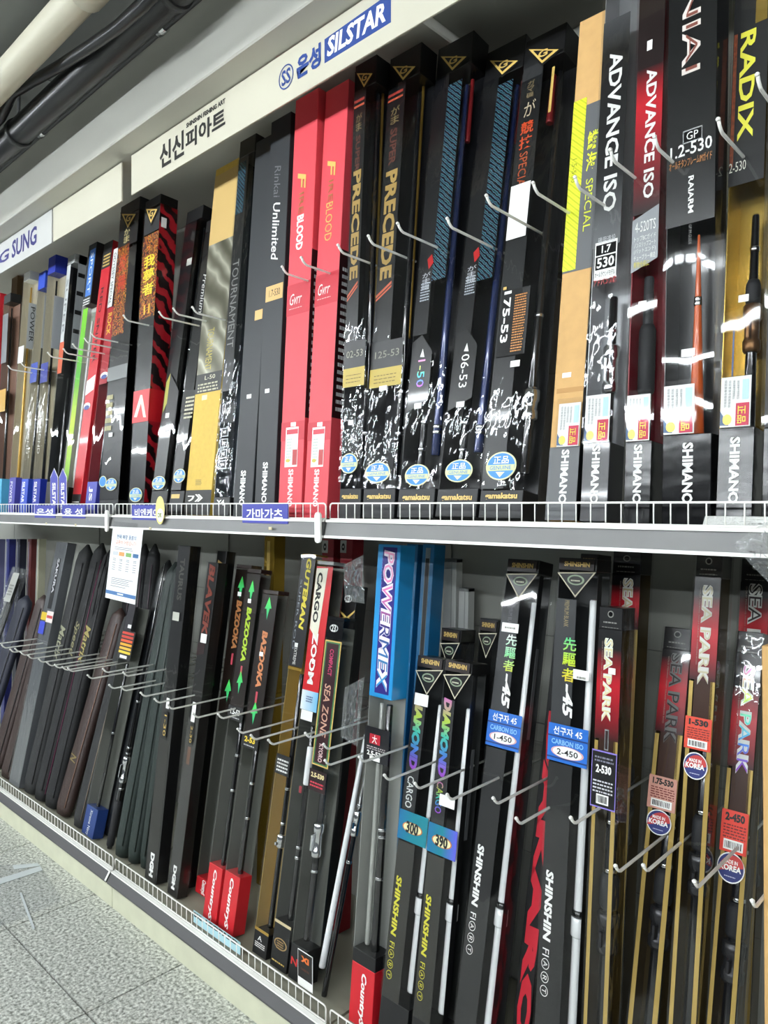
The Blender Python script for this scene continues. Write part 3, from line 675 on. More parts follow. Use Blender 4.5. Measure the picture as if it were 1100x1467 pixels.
for (lab, TL, BL, R, sv, tx, lv, red) in (('black foil box with a 06-53 wedge label', (697, 78), (625, 715), (686, 715), 675, '06-53', (482, 590, 508, 556), 362),
                                          ('black foil box with a 1-50 wedge label and violet digits', (627, 72), (569.4, 715), (624, 715), 681, '1-50', (492, 592, 516, 555), 372)):
    P = gama(lab, TL, BL, R, 700, TL[1] + 30, sv, .5, .064)
    P.card(HOLOF, .36, .78, 118, 400, layer=-1, name='foil_strip'); P.card(hexm('#15171c', .3, 0, .4), .0, .40, 110, 480, layer=0, name='print_strip')
    P.poly(hexm('#b81c1c', .35), [(.30, red + 14), (.24, red), (.36, red - 8), (.42, red + 4)], layer=2, name='red_mark'); P.lines(hexm('#b8c0c8'), .12, .38, red + 28, red + 56, 7, layer=2)
    P.txt('がま磯', hexm('#c8ccd2'), .14, .36, red + 18, red + 44, 'stack', layer=2)
    P.rod(.30, .1, P.z(500), .010, .009, rings=(P.z(600), P.z(640))); P.rod(.74, .15, P.z(120), .0115, .006, m=HBLUE, rings=(P.z(610), P.z(618)), y=.4)
    P.rod(.80, P.z(200), P.z(110), .006, .005, m=mat('red_blank', '#7a1c20'), y=.6, nm='tip_section')
    wedge_label(P, tx, lv[0], lv[1], HOLO if tx == '1-50' else WHITE, lv[2], lv[3]); P.poly(WHITE, [(.30, lv[2] - 4), (.36, lv[2] - 16), (.42, lv[2] - 4)][::-1], layer=10, name='white_arrow')
    P.card(WHITE, .26, .46, lv[1] - 14, lv[1] - 6, layer=11, name='price_sticker'); goldname(P, 708, 719)
for (lab, TL, BL, R, sv, num, a) in (('black box with large gold capitals and a 1.25-53 gold band', (558, 86), (519, 715), (567, 715), 677, '125-53', .38),
                                     ('black box with gold capitals and a 0.2-53 gold band next to the red carton', (508, 96), (485, 715), (518, 715), 664, '02-53', .44)):
    P = gama(lab, TL, BL, R, 700, TL[1] + 30, sv, .44, .062, ra=.40)
    P.card(hexm('#16171a', .3, 0, .4), 0, .56, 100, 490, layer=0, name='print_strip'); P.card(hexm('#8a2a20'), .02, .5, TL[1] + 46, TL[1] + 50, layer=2, name='red_stripe')
    P.card(hexm('#a84a30'), .02, .5, TL[1] + 54, TL[1] + 57, layer=2, name='red_stripe')
    P.txt('がま', hexm('#7a6a44'), .14, .42, TL[1] + 66, TL[1] + 92, 'stack', layer=2); P.txt('SUPER', hexm('#5a2e22'), .16, .38, TL[1] + 98, TL[1] + 150, layer=2, bold=.02)
    P.txt('PRECEDE', hexm('#a98a48'), .10, .48, 244, 400, layer=2, bold=.03)
    P.poly(hexm('#c05a3a'), [(.02, 424), (.5, 402), (.5, 406), (.02, 428)], layer=2, name='red_slash'); P.poly(hexm('#c05a3a'), [(.02, 430), (.5, 408), (.5, 411), (.02, 433)], layer=2, name='red_slash')
    P.card(hexm('#1a1a1c', .4), 0, 1, 488, 527, layer=8, name='label_band'); P.card(hexm('#b9a24a', .45), 0, 1, 527, 554, layer=8, name='gold_band')
    P.txt(num, hexm('#8a8a7a'), .14, .9, 502, 512, 'flat', layer=10); P.lines(hexm('#5a4a20'), .15, .85, 533, 548, 3, layer=10, fill=.2)
    P.card(WHITE, .34, .58, 553 if a < .4 else 602, 560 if a < .4 else 609, layer=10, name='price_sticker')
    P.rod(.76, .1, P.z(130), .0115, .005, rings=(P.z(560), P.z(620)), m=CARBON); P.rod(.72, P.z(480), P.z(110), .004, .004, m=GOLDP, y=.8, nm='gold_liner'); goldname(P, 707, 717)
# red cartons
REDC = mat('red_carton', '#d84650', .5, noise=(5, .03)); REDD = mat('red_lid', '#c02c3a', .5)
for (lab, TL, BL, R, col, cap, gv) in (('bright red carton beside the blue sealed boxes with thin gold lettering', (466, 132), (434.8, 715), (470, 715), GOLDT, (232, 345), 398),
                                       ('bright red carton next to the plain black carton with white lettering', (422.7, 145), (398, 715), (433, 715), WHITE, (250, 358), 412)):
    P = Pack('rod_box', lab, TL=TL, BL=BL, R=R, dp=.058, **E0); P.carton(REDC)
    P.card(REDD, -.005, 1.005, 604, 631, layer=1, name='band'); P.card(REDD, -.005, 1.005, gv - 7, gv + 38, layer=1, name='band')
    P.txt('Gvrr', hexm('#f0e6e2'), .14, .66, gv + 8, gv + 24, 'flat', layer=3, shear=.3); P.lines(hexm('#e6b8b4'), .12, .7, gv + 27, gv + 29, 1, layer=3)
    P.txt('F', GOLDT, .26, .62, cap[0] - 4, cap[0] + 22, layer=3, bold=.02, shear=.2); P.txt('IRE', hexm('#a86a3a'), .36, .56, cap[0] + 26, cap[0] + 56, layer=3)
    P.txt('BLOOD', col, .30, .60, cap[0] + 58, cap[1], layer=3, bold=.03 if col is WHITE else 0)
    P.card(WHITE, .22, .76, 612, 669, layer=3, name='white_label'); P.card(hexm('#c83a48'), .26, .74, 615, 622, layer=4, name='label_head'); P.card(hexm('#b03a3a'), .55, .74, 644, 666, layer=4, name='label_mark')
    P.lines(hexm('#b8c0b8'), .28, .5, 626, 660, 8, layer=4); P.oval(hexm('#c8b84a'), .36, 660, .09, .005, layer=5, name='label_seal'); P.card(WHITE, .42, .64, 605, 611, layer=4, name='price_sticker')
    P.txt('SHIMANO', hexm('#f0d8d8'), .40, .62, 672, 726, layer=3, bold=.03)
    P.card(hexm('#3a0e12'), .0, .9, 360, 600, face='R', layer=1, name='side_panel'); P.lines(hexm('#c8c8c8'), .2, .8, 380, 590, 20, face='R', layer=2)
# plain black cartons
BC = mat('black_carton', '#25282b', .5, noise=(4, .06))
P = Pack('rod_box', 'plain charcoal carton with white script lettering beside the red cartons', TL=(388, 176), BL=(364, 715), R=(394, 715), dp=.06, **E0); P.carton(BC)
P.txt('Rinkai', hexm('#6a6c6e'), .3, .62, 236, 284, layer=3, shear=.3); P.txt('Unlimited', SHI, .3, .66, 290, 374, layer=3, shear=.3, bold=.01)
P.card(hexm('#d8b070', .5), .12, .98, 408, 430, layer=3, name='size_sticker'); P.txt('1.7-530', INK, .3, .85, 414, 424, 'flat', layer=4); P.card(WHITE, .3, .52, 557, 563, layer=3, name='price_sticker'); P.txt('SHIMANO', SHI, .36, .62, 662, 720, layer=3, bold=.03)
P = Pack('rod_box', 'plain charcoal carton tucked behind the foil box', TL=(366, 205), BL=(334, 715), R=(362.5, 715), dp=.055, **dict(E0)); P.carton(BC)
P.card(hexm('#d8b070', .5), .55, .95, 444, 458, layer=3, name='size_sticker'); P.card(WHITE, .38, .62, 565, 571, layer=3, name='price_sticker'); P.txt('SHIMANO', SHI, .32, .60, 674, 724, layer=3, bold=.03)
# silver foil box with small pictograms
P = Pack('rod_box', 'dark silver foil box with tall grey capitals and four white pictograms', TL=(343.6, 204), BL=(305.7, 715), R=(330, 715), dp=.07, **E0)
fullbox(P, hexm('#1e1f22', .4), hexm('#0d0d0f', .4), 712, 222, mat('foil_tray', '#6a7076', .2, .8), WRAP)
P.card(hexm('#121316', .3, 0, .4), 0, .62, 225, 560, layer=0, name='print_strip'); P.card(HOLOF, .02, .5, 232, 306, layer=1, name='foil_mark')
P.txt('TOURNAMENT', hexm('#8a8c88'), .12, .52, 372, 498, layer=2); P.card(CARD, 0, .95, 578, 606, layer=1, name='label_band'); P.txt('AGS', SHI, .2, .7, 584, 593, 'flat', layer=3, shear=.3, bold=.02)
for i in range(4):
    v = 613 + i * 15.5; P.card(hexm('#c8cacc'), .16, .62, v, v + 12.5, layer=1, name='icon_frame'); P.card(CARD, .20, .58, v + 1.2, v + 11.3, layer=2, name='icon_field'); P.oval(SHI, .39, v + 6, .1, .004, layer=4, name='icon')
P.rod(.80, .05, P.z(225), .011, .006, m=SILVER, nm='foil_blank'); P.txt('Y4', SHI, .2, .7, 716, 724, 'flat', layer=2, bold=.03)
# gold box
P = Pack('rod_box', 'gold and silver patterned carton with a plain yellow lower half', TL=(309, 244), BL=(265, 715), R=(303, 715), dp=.06, **E0)
P.carton(mat('gold_carton', '#d2b04a', .55, noise=(60, .06)))
P.card(hexm('#c8a868', .5), 0, 1, 244, 345, layer=1, name='kraft_panel')
P.card(ramp_mat('silver_sweep', [(0, '#5a5848'), (.4, '#8c8a7a'), (.6, '#bcbaa8'), (1, '#6a6858')], wave=3.2, noise=2.5, rough=.3, metal=.4), 0, 1, 345, 540, layer=1, name='silver_panel')
P.txt('TOURNAMENT', hexm('#b8a850'), .3, .55, 470, 530, layer=2); P.card(hexm('#2c2c28'), 0, 1, 534, 562, layer=2, name='size_band'); P.txt('L-50', hexm('#d8d4b8'), .35, .75, 537, 543, 'flat', layer=3); P.lines(hexm('#b8b498'), .1, .9, 546, 560, 3, layer=3)
P.card(hexm('#e8dcb0'), .3, .5, 566, 573, layer=2, name='price_sticker'); P.lines(hexm('#8a7a3a'), .36, .6, 686, 695, 4, layer=2); P.card(hexm('#2a2926', .5), -.005, 1.005, 702, None, layer=1, name='base_band')
P.txt('ﾌ》', hexm('#e8e8e0'), .1, .7, 708, 719, 'flat', layer=2, bold=.04)
# tilted black boxes with blue seals
for (lab, TL, BL, R, sv, sa, yel) in (('slim black box with white script and a blue seal left of the gold carton', (296, 318), (243, 715), (264, 715), 682, .55, False),
                                      ('slim tilted black box with a yellow side strip and a pale blue seal', (268, 305), (216, 715), (240, 715), 692, .42, True)):
    P = gama(lab, TL, BL, R, 703, TL[1] + 12, sv, sa, .055, FILM, False, .42, .024)
    P.card(hexm('#15161a', .3, 0, .4), 0, .7, TL[1] + 14, 702, layer=-1, name='print_strip')
    if yel:
        P.poly(hexm('#a8a43a', .4), [(.1, 592), (.1, 548), (.3, 535), (.3, 578)][::-1], layer=8, name='yellow_strip'); P.poly(hexm('#1a1516', .4), [(.3, 590), (.3, 535), (.95, 560), (.95, 612)][::-1], layer=8, name='wedge_label')
        P.card(WHITE, .32, .55, 592, 599, layer=10, name='price_sticker'); P.card(hexm('#b8b8b0'), .4, .7, 370, 380, layer=2, name='small_label')
    else:
        P.txt('Premium', SHI, .3, .6, 392, 448, layer=2, shear=.3); P.card(CARD, 0, 1, 560, 590, layer=8, name='label_band'); P.lines(hexm('#c8c4a8'), .3, .9, 566, 600, 6, layer=10)
        P.card(GOLDT, .1, .7, 708, 714, layer=2, name='gold_mark')
    P.rod(.84, .1, P.z(TL[1] + 20), .009, .005, rings=(P.z(500), P.z(560)))
# flame print boxes
FLAME = ramp_mat('flame_print', [(0, '#120a08'), (.35, '#8a1408'), (.5, '#d84a10'), (.65, '#e8a020'), (1, '#1a0c0a')], wave=14, noise=14, rough=.35, coat=.3)
TIGER = ramp_mat('tiger_print', [(0, '#14080a'), (.42, '#1c0a0c'), (.5, '#9a1420'), (1, '#a81824')], wave=9, noise=5, rough=.35, coat=.3)
P = gama('black and red box with yellow flame characters and a red chevron band', (208, 290), (184, 715), (207, 715), 722, 296, 709, .5, .07, FILM, True, .42, .026)
P.card(GREY, 0, 1, 300, 333, layer=0, name='grey_panel'); P.card(FLAME, 0, 1, 335, 455, layer=0, name='flame_panel'); P.txt('我夢者', hexm('#f0d830'), .14, .86, 364, 424, 'stack', layer=3, bold=.03); P.txt('Ⅱ', hexm('#e8b830'), .3, .7, 436, 450, 'flat', layer=3)
P.card(hexm('#14161a', .3, 0, .4), 0, 1, 455, 722, layer=0, name='print_panel'); P.card(hexm('#cc1a22', .4), -.02, 1.02, 559, 605, layer=8, name='red_band'); P.poly(hexm('#f0e0d0'), [(.1, 598), (.45, 566), (.58, 566), (.9, 598), (.72, 598), (.52, 578), (.3, 598)], layer=10, name='white_chevron')
P.card(TIGER, 0, 1, 296, 720, face='R', layer=0, name='side_panel'); P.card(hexm('#b8141e', .4), -.02, 1.02, 559, 605, face='R', layer=8, name='red_band'); P.card(WHITE, .1, .4, 312, 326, face='R', layer=2, name='white_mark')
P = gama('black box with orange flame print and two blue seals', (173, 297), (142, 715), (170, 715), 716, 306, 694, .62, .06, FILM, True, .30, .024)
P.card(hexm('#232528', .35, 0, .3), 0, 1, 308, 352, layer=0, name='grey_panel'); P.card(FLAME, 0, .62, 352, 480, layer=0, name='flame_panel'); P.card(hexm('#15161a', .3, 0, .4), .62, 1, 352, 716, layer=0, name='print_panel'); P.card(hexm('#191a1e', .3, 0, .4), 0, .62, 480, 716, layer=0, name='print_panel')
P.txt('がま', hexm('#d8c88a'), .3, .6, 326, 348, 'stack', layer=2); P.txt('炎舞', hexm('#c83a14'), .14, .56, 362, 420, 'stack', layer=3, bold=.02)
P.card(hexm('#6a6c6c', .4), -.02, 1.02, 524, 544, layer=8, name='grey_band'); P.lines(hexm('#b0a878'), .05, .4, 560, 616, 5, layer=9, fill=.6); P.oval(hexm('#d8d9a8'), .16, 690, .2, .022, layer=9, name='seal_rim'); P.oval(STICKB, .16, 690, .17, .019, layer=10, name='seal'); P.card(WHITE, .3, .5, 620, 626, layer=10, name='price_sticker')
# thin boxes at the left end
P = Pack('rod_box', 'slim box with a white ladder print, a red panel and a blue base', TL=(164, 352), BL=(123, 715), R=(139, 715), dp=.045, W=.085, **E0)
fullbox(P, hexm('#3a3fa0', .4), None, 690, 354, mat('wine_tray', '#8a3038', .4)); P.card(WHITE, 0, .45, 356, 440, layer=0, name='white_strip'); P.txt('ODYSSEY SPECIAL', INK, .1, .34, 362, 436, layer=2); P.card(hexm('#b0182a', .35), .05, .8, 440, 550, layer=0, name='red_panel')
P.txt('ROCK', hexm('#e8c03a'), .2, .6, 448, 480, layer=2, bold=.02); P.oval(WHITE, .55, 538, .38, .014, layer=8, name='round_sticker'); P.oval(hexm('#3a4a8a'), .55, 540, .28, .009, layer=9, name='round_sticker_fill'); P.txt('JS', WHITE, .25, .65, 697, 718, layer=3, bold=.02)
P.rod(.7, .1, P.z(370), .007, .004)
P = Pack('rod_box', 'slim bright red carton with a black foot between green and white boxes', TL=(150, 350), BL=(103.5, 715), R=(121, 715), dp=.045, W=.078, **E0); P.carton(RED)
P.card(CARD, -.01, 1.01, None, 384, layer=1, name='cap_band'); P.lines(GOLDT, .15, .9, 362, 381, 4, layer=2); P.card(CARD, -.01, 1.01, 708, None, layer=1, name='base_band'); P.lines(SHI, .1, .9, 717, 720, 1, layer=2)
P.txt('RED SNIPER', hexm('#3a0a0e'), .3, .62, 412, 520, layer=2); P.card(hexm('#f0e8e4'), .0, .95, 545, 566, layer=3, name='white_flash', slant=.02); P.oval(WHITE, .4, 582, .4, .015, layer=4, name='round_sticker'); P.oval(hexm('#3a4a8a'), .4, 584, .3, .010, layer=5, name='round_sticker_fill')
P = Pack('rod_box', 'slim clear box with a lime green panel under a blue label', TL=(128, 352), BL=(86, 715), R=(102, 715), dp=.045, W=.075, **E0)
fullbox(P, hexm('#1c3a24', .4), CARD, 698, 436, mat('white_tray', '#d8dcd8', .4)); P.card(ramp_mat('lime_fade', [(0, '#8ac83a'), (.35, '#c8e03a'), (.6, '#58c030'), (1, '#8ae030')], 'Z', rough=.4, coat=.3), .2, .8, 442, 690, layer=0, name='lime_panel')
P.card(hexm('#3a72c0', .4), .25, .95, 357, 424, layer=2, name='blue_label'); P.txt('SPORT', WHITE, .45, .78, 362, 420, layer=3); P.lines(WHITE, .1, .9, 426, 437, 3, layer=2); P.rod(.9, .08, P.z(460), .006, .004, m=WHITEROD)
P = Pack('rod_box', 'black and white box with a row of small square pictures on its side', TL=(98, 368), BL=(65, 715), R=(81, 715), dp=.06, W=.072, **E0)
fullbox(P, hexm('#0e0f14', .4), hexm('#a8aaa8', .5), 690, 378, hexm('#101116'))
P.card(hexm('#d8dcdc', .4), 0, .5, 380, 500, layer=0, name='white_strip'); P.txt('SUPER', hexm('#8a8c8e'), .1, .4, 400, 480, layer=2); P.card(hexm('#d85a2a', .4), 0, .6, 490, 535, layer=1, name='orange_panel')
P.card(hexm('#9a9ea0', .4), .3, .9, 366, 500, face='R', layer=0, name='side_strip')
for v in (392, 418, 445, 472): P.card(CARD, .35, .85, v, v + 6, face='R', layer=1, name='picture_square')
P.rod(.7, .1, P.z(540), .007, .006)
for (lab, TL, BL, R, c) in (('clear gold lined box with a royal blue cap and base', (70, 370), (46, 715), (62, 715), '#1c2f9a'), ('clear gold lined box printed blue at the top, behind the royal blue capped one', (56, 392), (29, 715), (45, 715), '#2a4ab8')):
    P = Pack('rod_box', lab, TL=TL, BL=BL, R=R, dp=.055, W=.078, **E0)
    fullbox(P, hexm(c, .4), hexm(c, .4), 686, TL[1] + 22, mat('pale_gold_tray', '#c4bca4', .35, .25), WRAP)
    P.card(hexm(c, .4), 0, 1, 520, 548, layer=3, name='blue_band'); P.card(hexm('#b8bcc0', .4), .1, .9, 425, 500, face='R', layer=0, name='side_label'); P.rod(.5, .06, P.z(TL[1] + 30), .008, .004, rings=(P.z(600),)); P.txt('SILSTAR', WHITE, .2, .6, 690, 720, layer=3, bold=.02); P.txt('DIAMOND', hexm('#d8d8d0'), .25, .6, 590, 650, layer=1)
P = Pack('rod_box', 'clear gold lined box with a white cap and violet base', TL=(34.5, 392), BL=(12, 715), R=(28, 715), dp=.05, W=.075, **E0)
fullbox(P, hexm('#4a48a0', .4), WHITE, 684, 402, mat('pale_gold_tray', '#bfae74')); P.card(WHITE, 0, .9, 496, 520, layer=3, name='white_band'); P.rod(.5, .06, P.z(410), .008, .004, m=mat('amber_blank', '#b08a3a', .3, .4)); P.txt('POWER', INK, .3, .7, 440, 490, face='R', layer=2); P.card(hexm('#b8bcc0', .4), .1, .9, 435, 500, face='R', layer=0, name='side_label'); P.txt('POWER', WHITE, .2, .6, 690, 720, layer=3)
P = Pack('rod_box', 'brown and silver box cut off at the left edge of the upper tier', TL=(6, 424), BL=(-8, 715), R=(10, 715), dp=.05, W=.085, **E0)
fullbox(P, hexm('#58b0d8', .4), CARD, 686, 434, mat('brown_tray', '#8a6a5a', .4)); P.card(hexm('#d8a83a', .4), 0, 1, 558, 590, layer=2, name='yellow_band'); P.card(hexm('#8a8c90', .4), 0, .8, 450, 520, layer=1, name='grey_label'); P.rod(.5, .06, P.z(440), .008, .004)
P = Pack('rod_box', 'dark red box behind the left edge of the upper tier', TL=(-8, 424), BL=(-26, 715), R=(-10, 715), dp=.05, W=.085, **E0); P.carton(RED); P.txt('POWER', WHITE, .2, .6, 600, 680); P.card(CARD, 0, 1, 690, None, layer=1, name='base_band')
P = Pack('rod_box', 'brown cardboard rod box standing behind the white capped box', TL=(17, 399), BL=(2, 700), R=(15, 700), dp=.05, W=.08, yb=1.42, **E0); P.carton(mat('brown_card', '#6a5236', .7)); P.lines(hexm('#3a2c1c'), .2, .8, 420, 600, 12, layer=2)
# pointed paper tags in front of the left boxes
for k, (u, lab) in enumerate(((72, 'left one of two pointed violet tags with white lettering'), (84.5, 'right one of two pointed violet tags with white lettering'))):
    a = at(u, 722, 1.262); c = at(u + 11, 722, 1.262); t = at(u + 1, 684, 1.262); w = c.x - a.x; h = t.z - 1.416
    r = empty('shelf_tag', (a.x, 1.262, 1.416)); tag(r, lab, 'shelf tag', 'pointed tags at the fence')
    def pent(i, y): return [(i, y, i), (w - i, y, i), (w - i, y, h - i), (w / 2, y, h + w * .5 - i * 1.3), (i, y, h - i)]
    MB().loft([pent(0, 0), pent(0, .001)]).obj('card', WHITE, r); MB().loft([pent(.003, -.0008), pent(.003, 0)]).obj('field', hexm('#4a4ca8'), r)
    flat_text('lettering', 'SILSTAR', WHITE, r, (w * .3, -.0014, h * .1), (1, 0, 0), (0, 0, 1), w * .45, h * .75, mode='down', bold=.03)

# ------------------------------------------------------------------ lower tier, from the right
LG = 'rod boxes on the lower tier'
L0 = dict(tier='low', group=LG)
def outlined(P, body, a0, a1, v0, v1, edge, fill, layer=3, **k):
    P.txt(body, edge, a0, a1, v0, v1, layer=layer, bold=.055, name='lettering_outline', **k); P.txt(body, fill, a0 + .02, a1 - .02, v0 + 2, v1 - 2, layer=layer + 1, bold=-.005, **k)
GOLDB = mat('gold_lining', '#c2a55c', .3, .4, bump=(9, .25))
SPRED = ramp_mat('red_to_clear', [(0, '#3a1214'), (.25, '#8a0e1c'), (.6, '#c01526'), (1, '#16080a')], 'Z', rough=.3, coat=.4)
def seapark(label, TL, BL, R, yb=1.29, v_red=None, letters=None, fill=None, edge='#d8d8d2', tag_=None, korea=None, film=FILM, W=None, lean=None):
    P = Pack('rod_box', label, TL=TL, BL=BL, R=R, dp=.056, yb=yb, W=W, lean=lean, **L0); vt = TL[1]
    P.block('base', CARD, P_base(P), None); P.tray(mat('dark_gold_tray', '#4a3c20', .3, .4), vt + 30, P_base(P)); P.film(film, None, P_base(P))
    P.block('cap', hexm('#0b0a0c', .3, 0, .3), None, vt + 34)
    P.card(hexm('#0b0a0c', .3, 0, .4), 0, 1, vt + 34, v_red[0], layer=0, name='black_panel'); P.card(SPRED, 0, 1, v_red[0], v_red[1], layer=0, name='red_panel')
    P.card(mat('brown_fade', '#3a2216', .3, .2), .2, .9, v_red[1], v_red[1] + 70, layer=-1, name='brown_panel')
    c = hexm('#8a8a84'); P.oval(c, .5, vt + 12, .13, .007, layer=2, name='maker_mark'); P.oval(BLACK, .5, vt + 12, .09, .0048, layer=3, name='maker_mark_fill'); P.lines(c, .2, .8, vt + 21, vt + 25, 1, layer=2); P.lines(c, .15, .85, vt + 30, vt + 31.5, 1, layer=2)
    outlined(P, 'SEA PARK', letters[2], letters[3], letters[0], letters[1], hexm(edge), fill or hexm('#2a1216'))
    P.txt('GOLD FISHING HIGH GRADE CARBON ROD', hexm('#9a8a80'), letters[2] - .10, letters[2] - .05, letters[0] + 4, letters[1] - 30, layer=2, name='small_print')
    zb = .12
    P.rod(.62, zb, P.z(v_red[1] - 30), .0165, .009, rings=tuple(P.z(v) for v in (v_red[1] + 120, v_red[1] + 190) if P.z(v) > .2), seat=(max(.2, P.z(v_red[1] + 310)), max(.3, P.z(v_red[1] + 250))), seatm=mat('dark_seat', '#3a3a3c', .25, .6), grip=(max(.3, P.z(v_red[1] + 245)), max(.4, P.z(v_red[1] + 195))))
    P.card(GOLDB, .01, .16, v_red[1], None, layer=-1, name='gold_edge'); P.card(GOLDB, .82, .99, v_red[1] - 40, None, layer=-1, name='gold_edge')
    if tag_:
        t, v0, v1, col = tag_; P.card(hexm(col, .45), -.02, .98, v0, v1, layer=9, name='size_tag'); dv = v1 - v0
        P.txt(t, INK, .12, .86, v0 + dv * .06, v0 + dv * .26, 'flat', layer=11, bold=.04); P.lines(hexm('#6a1a14'), .08, .92, v0 + dv * .3, v0 + dv * .66, 5, layer=11, fill=.45)
        P.card(WHITE, .12, .86, v0 + dv * .70, v0 + dv * .94, layer=11, name='barcode_field'); P.bars(INK, .18, .82, v0 + dv * .74, v0 + dv * .90, layer=13)
    if korea:
        v, ra, r = korea; P.oval(WHITE, .46, v, ra, r, layer=9, name='round_sticker'); P.oval(hexm('#1e2a6a'), .46, v, ra * .92, r * .92, layer=10, name='sticker_field')
        n = 24; P.poly(hexm('#b83030'), [(.46 + ra * .9 * math.cos(math.pi * i / n), v + 2 - (r * .9 * math.sin(math.pi * i / n)) / max(1e-6, abs(P.z(v) - P.z(v + 1)))) for i in range(n + 1)], layer=12, name='red_half')
        k = 1 / max(1e-6, abs(P.z(v) - P.z(v + 1))) * r
        P.txt('MADE IN', WHITE, .46 - ra * .5, .46 + ra * .5, v - k * .52, v - k * .26, 'flat', layer=14, bold=.02); P.txt('KOREA', WHITE, .46 - ra * .78, .46 + ra * .78, v - k * .2, v + k * .2, 'flat', layer=14, bold=.03)
        P.lines(hexm('#c8c8d8'), .46 - ra * .4, .46 + ra * .4, v + k * .5, v + k * .62, 1, layer=14)
    return P
def P_base(P):
    """row at which the opaque foot of the package ends"""
    z = .1; p = P.B + P.zc * z + P.xc * (.5 * P.w); d = -p.x * CT + p.y * ST
    return HV + (EYE - p.z) * FPX / d
# carton edge at the right
P = Pack('carton', 'brown cardboard carton edge cut off at the lower right', TL=(1091, 925), BL=(1095, 1467), R=(1150, 1467), dp=.05, yb=1.27, cat='carton', tier='low', W=.07)
P.carton(TAN); P.card(hexm('#b89058', .6), .3, .5, 940, None, layer=1, name='tape')
# gold lined boxes
seapark('gold lined box with green and violet outlined capitals and a 2-450 red tag', (1055, 903), (1010, 1467), (1056, 1467), v_red=(985, 1100), letters=(953, 1110, .34, .80), fill=HOLO, edge='#e8ece8', tag_=('2-450', 1162, 1222, '#d83c2c'), korea=(1243, .52, .027), film=WRAP)
seapark('dark gold lined box standing behind the one with the 2-450 tag', (1063, 800), (1046, 1300), (1092, 1300), yb=1.47, lean=.15, W=.056, v_red=(855, 960), letters=(836, 990, .30, .78))
seapark('tall gold lined box with a 1-530 red tag and round sticker', (996, 792), (955, 1467), (1000, 1467), v_red=(853, 975), letters=(838, 982, .32, .74), fill=hexm('#c8c0a0'), tag_=('1-530', 1028, 1074, '#d4432c'), korea=(1097, .46, .025))
seapark('short gold lined box with a faded red tag between two taller ones', (951, 897), (897, 1467), (945, 1467), v_red=(942, 1050), letters=(936, 1066, .34, .78), edge='#6a6a68', tag_=('1.75-530', 1113, 1160, '#c89080'), korea=(1178, .44, .024))
P = seapark('shrink wrapped gold lined box with a bright red panel and a black 2-530 tag', (857, 868), (833, 1467), (872, 1467), v_red=(930, 1060), letters=(914, 1035, .28, .66), fill=hexm('#e8dca8'), edge='#e8ece0', film=WRAP)
P.card(WHITE, .52, .82, 957, 966, layer=9, name='price_sticker'); P.card(SILVER, .44, .62, 1045, 1075, layer=2, name='size_frame'); P.card(hexm('#3a1a1a'), .48, .58, 1047, 1073, layer=3, name='size_frame_fill')
P.card(hexm('#8a7ad0'), -.04, 1.02, 1076, 1158, layer=9, name='size_tag_edge'); P.card(hexm('#0c0c12', .35), -.01, .99, 1078, 1156, layer=10, name='size_tag'); P.txt('2-530', WHITE, .16, .82, 1096, 1108, 'flat', layer=12, bold=.03)
P.lines(hexm('#7a7a8a'), .1, .9, 1082, 1092, 2, layer=12); P.lines(hexm('#c8c8cc'), .06, .9, 1116, 1136, 4, layer=12, fill=.45); P.card(WHITE, .22, .74, 1138, 1152, layer=12, name='barcode_field'); P.bars(INK, .26, .7, 1140, 1150, layer=14)
seapark('gold lined box with red panel rising behind the black 2-530 tag', (879, 788), (862, 1300), (910, 1300), yb=1.41, lean=.11, W=.065, v_red=(838, 900), letters=(828, 950, .40, .78), fill=hexm('#c8b890'))
# dark boxes with white rods
DCLEAR = hexm('#1b1c1f', .4)
def shin_head(P, vt, col='#c8a860'):
    P.card(hexm('#2a1512', .4), .06, .94, vt + 4, vt + 19, layer=8, name='head_panel'); P.txt('SHINSHIN', hexm(col), .18, .84, vt + 7, vt + 14, 'flat', layer=10, bold=.03)
    P.poly(hexm('#c8c0a8'), [(.0, vt + 22), (.5, vt + 58), (1, vt + 22)], layer=8, name='triangle_edge'); P.poly(hexm('#0c0d0e', .3, 0, .3), [(.06, vt + 23.5), (.5, vt + 55), (.94, vt + 23.5)], layer=9, name='triangle')
    P.oval(hexm('#8a9a80'), .5, vt + 33, .22, .011, layer=11, name='emblem'); P.oval(hexm('#121312'), .5, vt + 33, .17, .008, layer=12, name='emblem_field'); P.lines(hexm('#c8c8b0'), .38, .62, vt + 31, vt + 35, 1, layer=14)
def shin(label, TL, BL, R, head=True, yb=1.29, dp=.064, film=FILM, W=None, lean=None):
    P = Pack('rod_box', label, TL=TL, BL=BL, R=R, dp=dp, yb=yb, W=W, lean=lean, **L0); vt = TL[1]; vb = P_base(P)
    P.block('base', DCLEAR, vb, None); P.block('cap', hexm('#121212', .35, 0, .2), None, vt + 20); P.tray(hexm('#2c2e2f', .4), vt + 20, vb); P.film(film, vt + 20, vb)
    if head: shin_head(P, vt)
    P.card(hexm('#5a5c5e', .5), .42, .62, vt + 130, vt + 260, face='R', layer=0, name='side_strip'); P.card(CARD, .1, .4, vt + 25, vb, face='R', layer=0, name='side_panel')
    return P
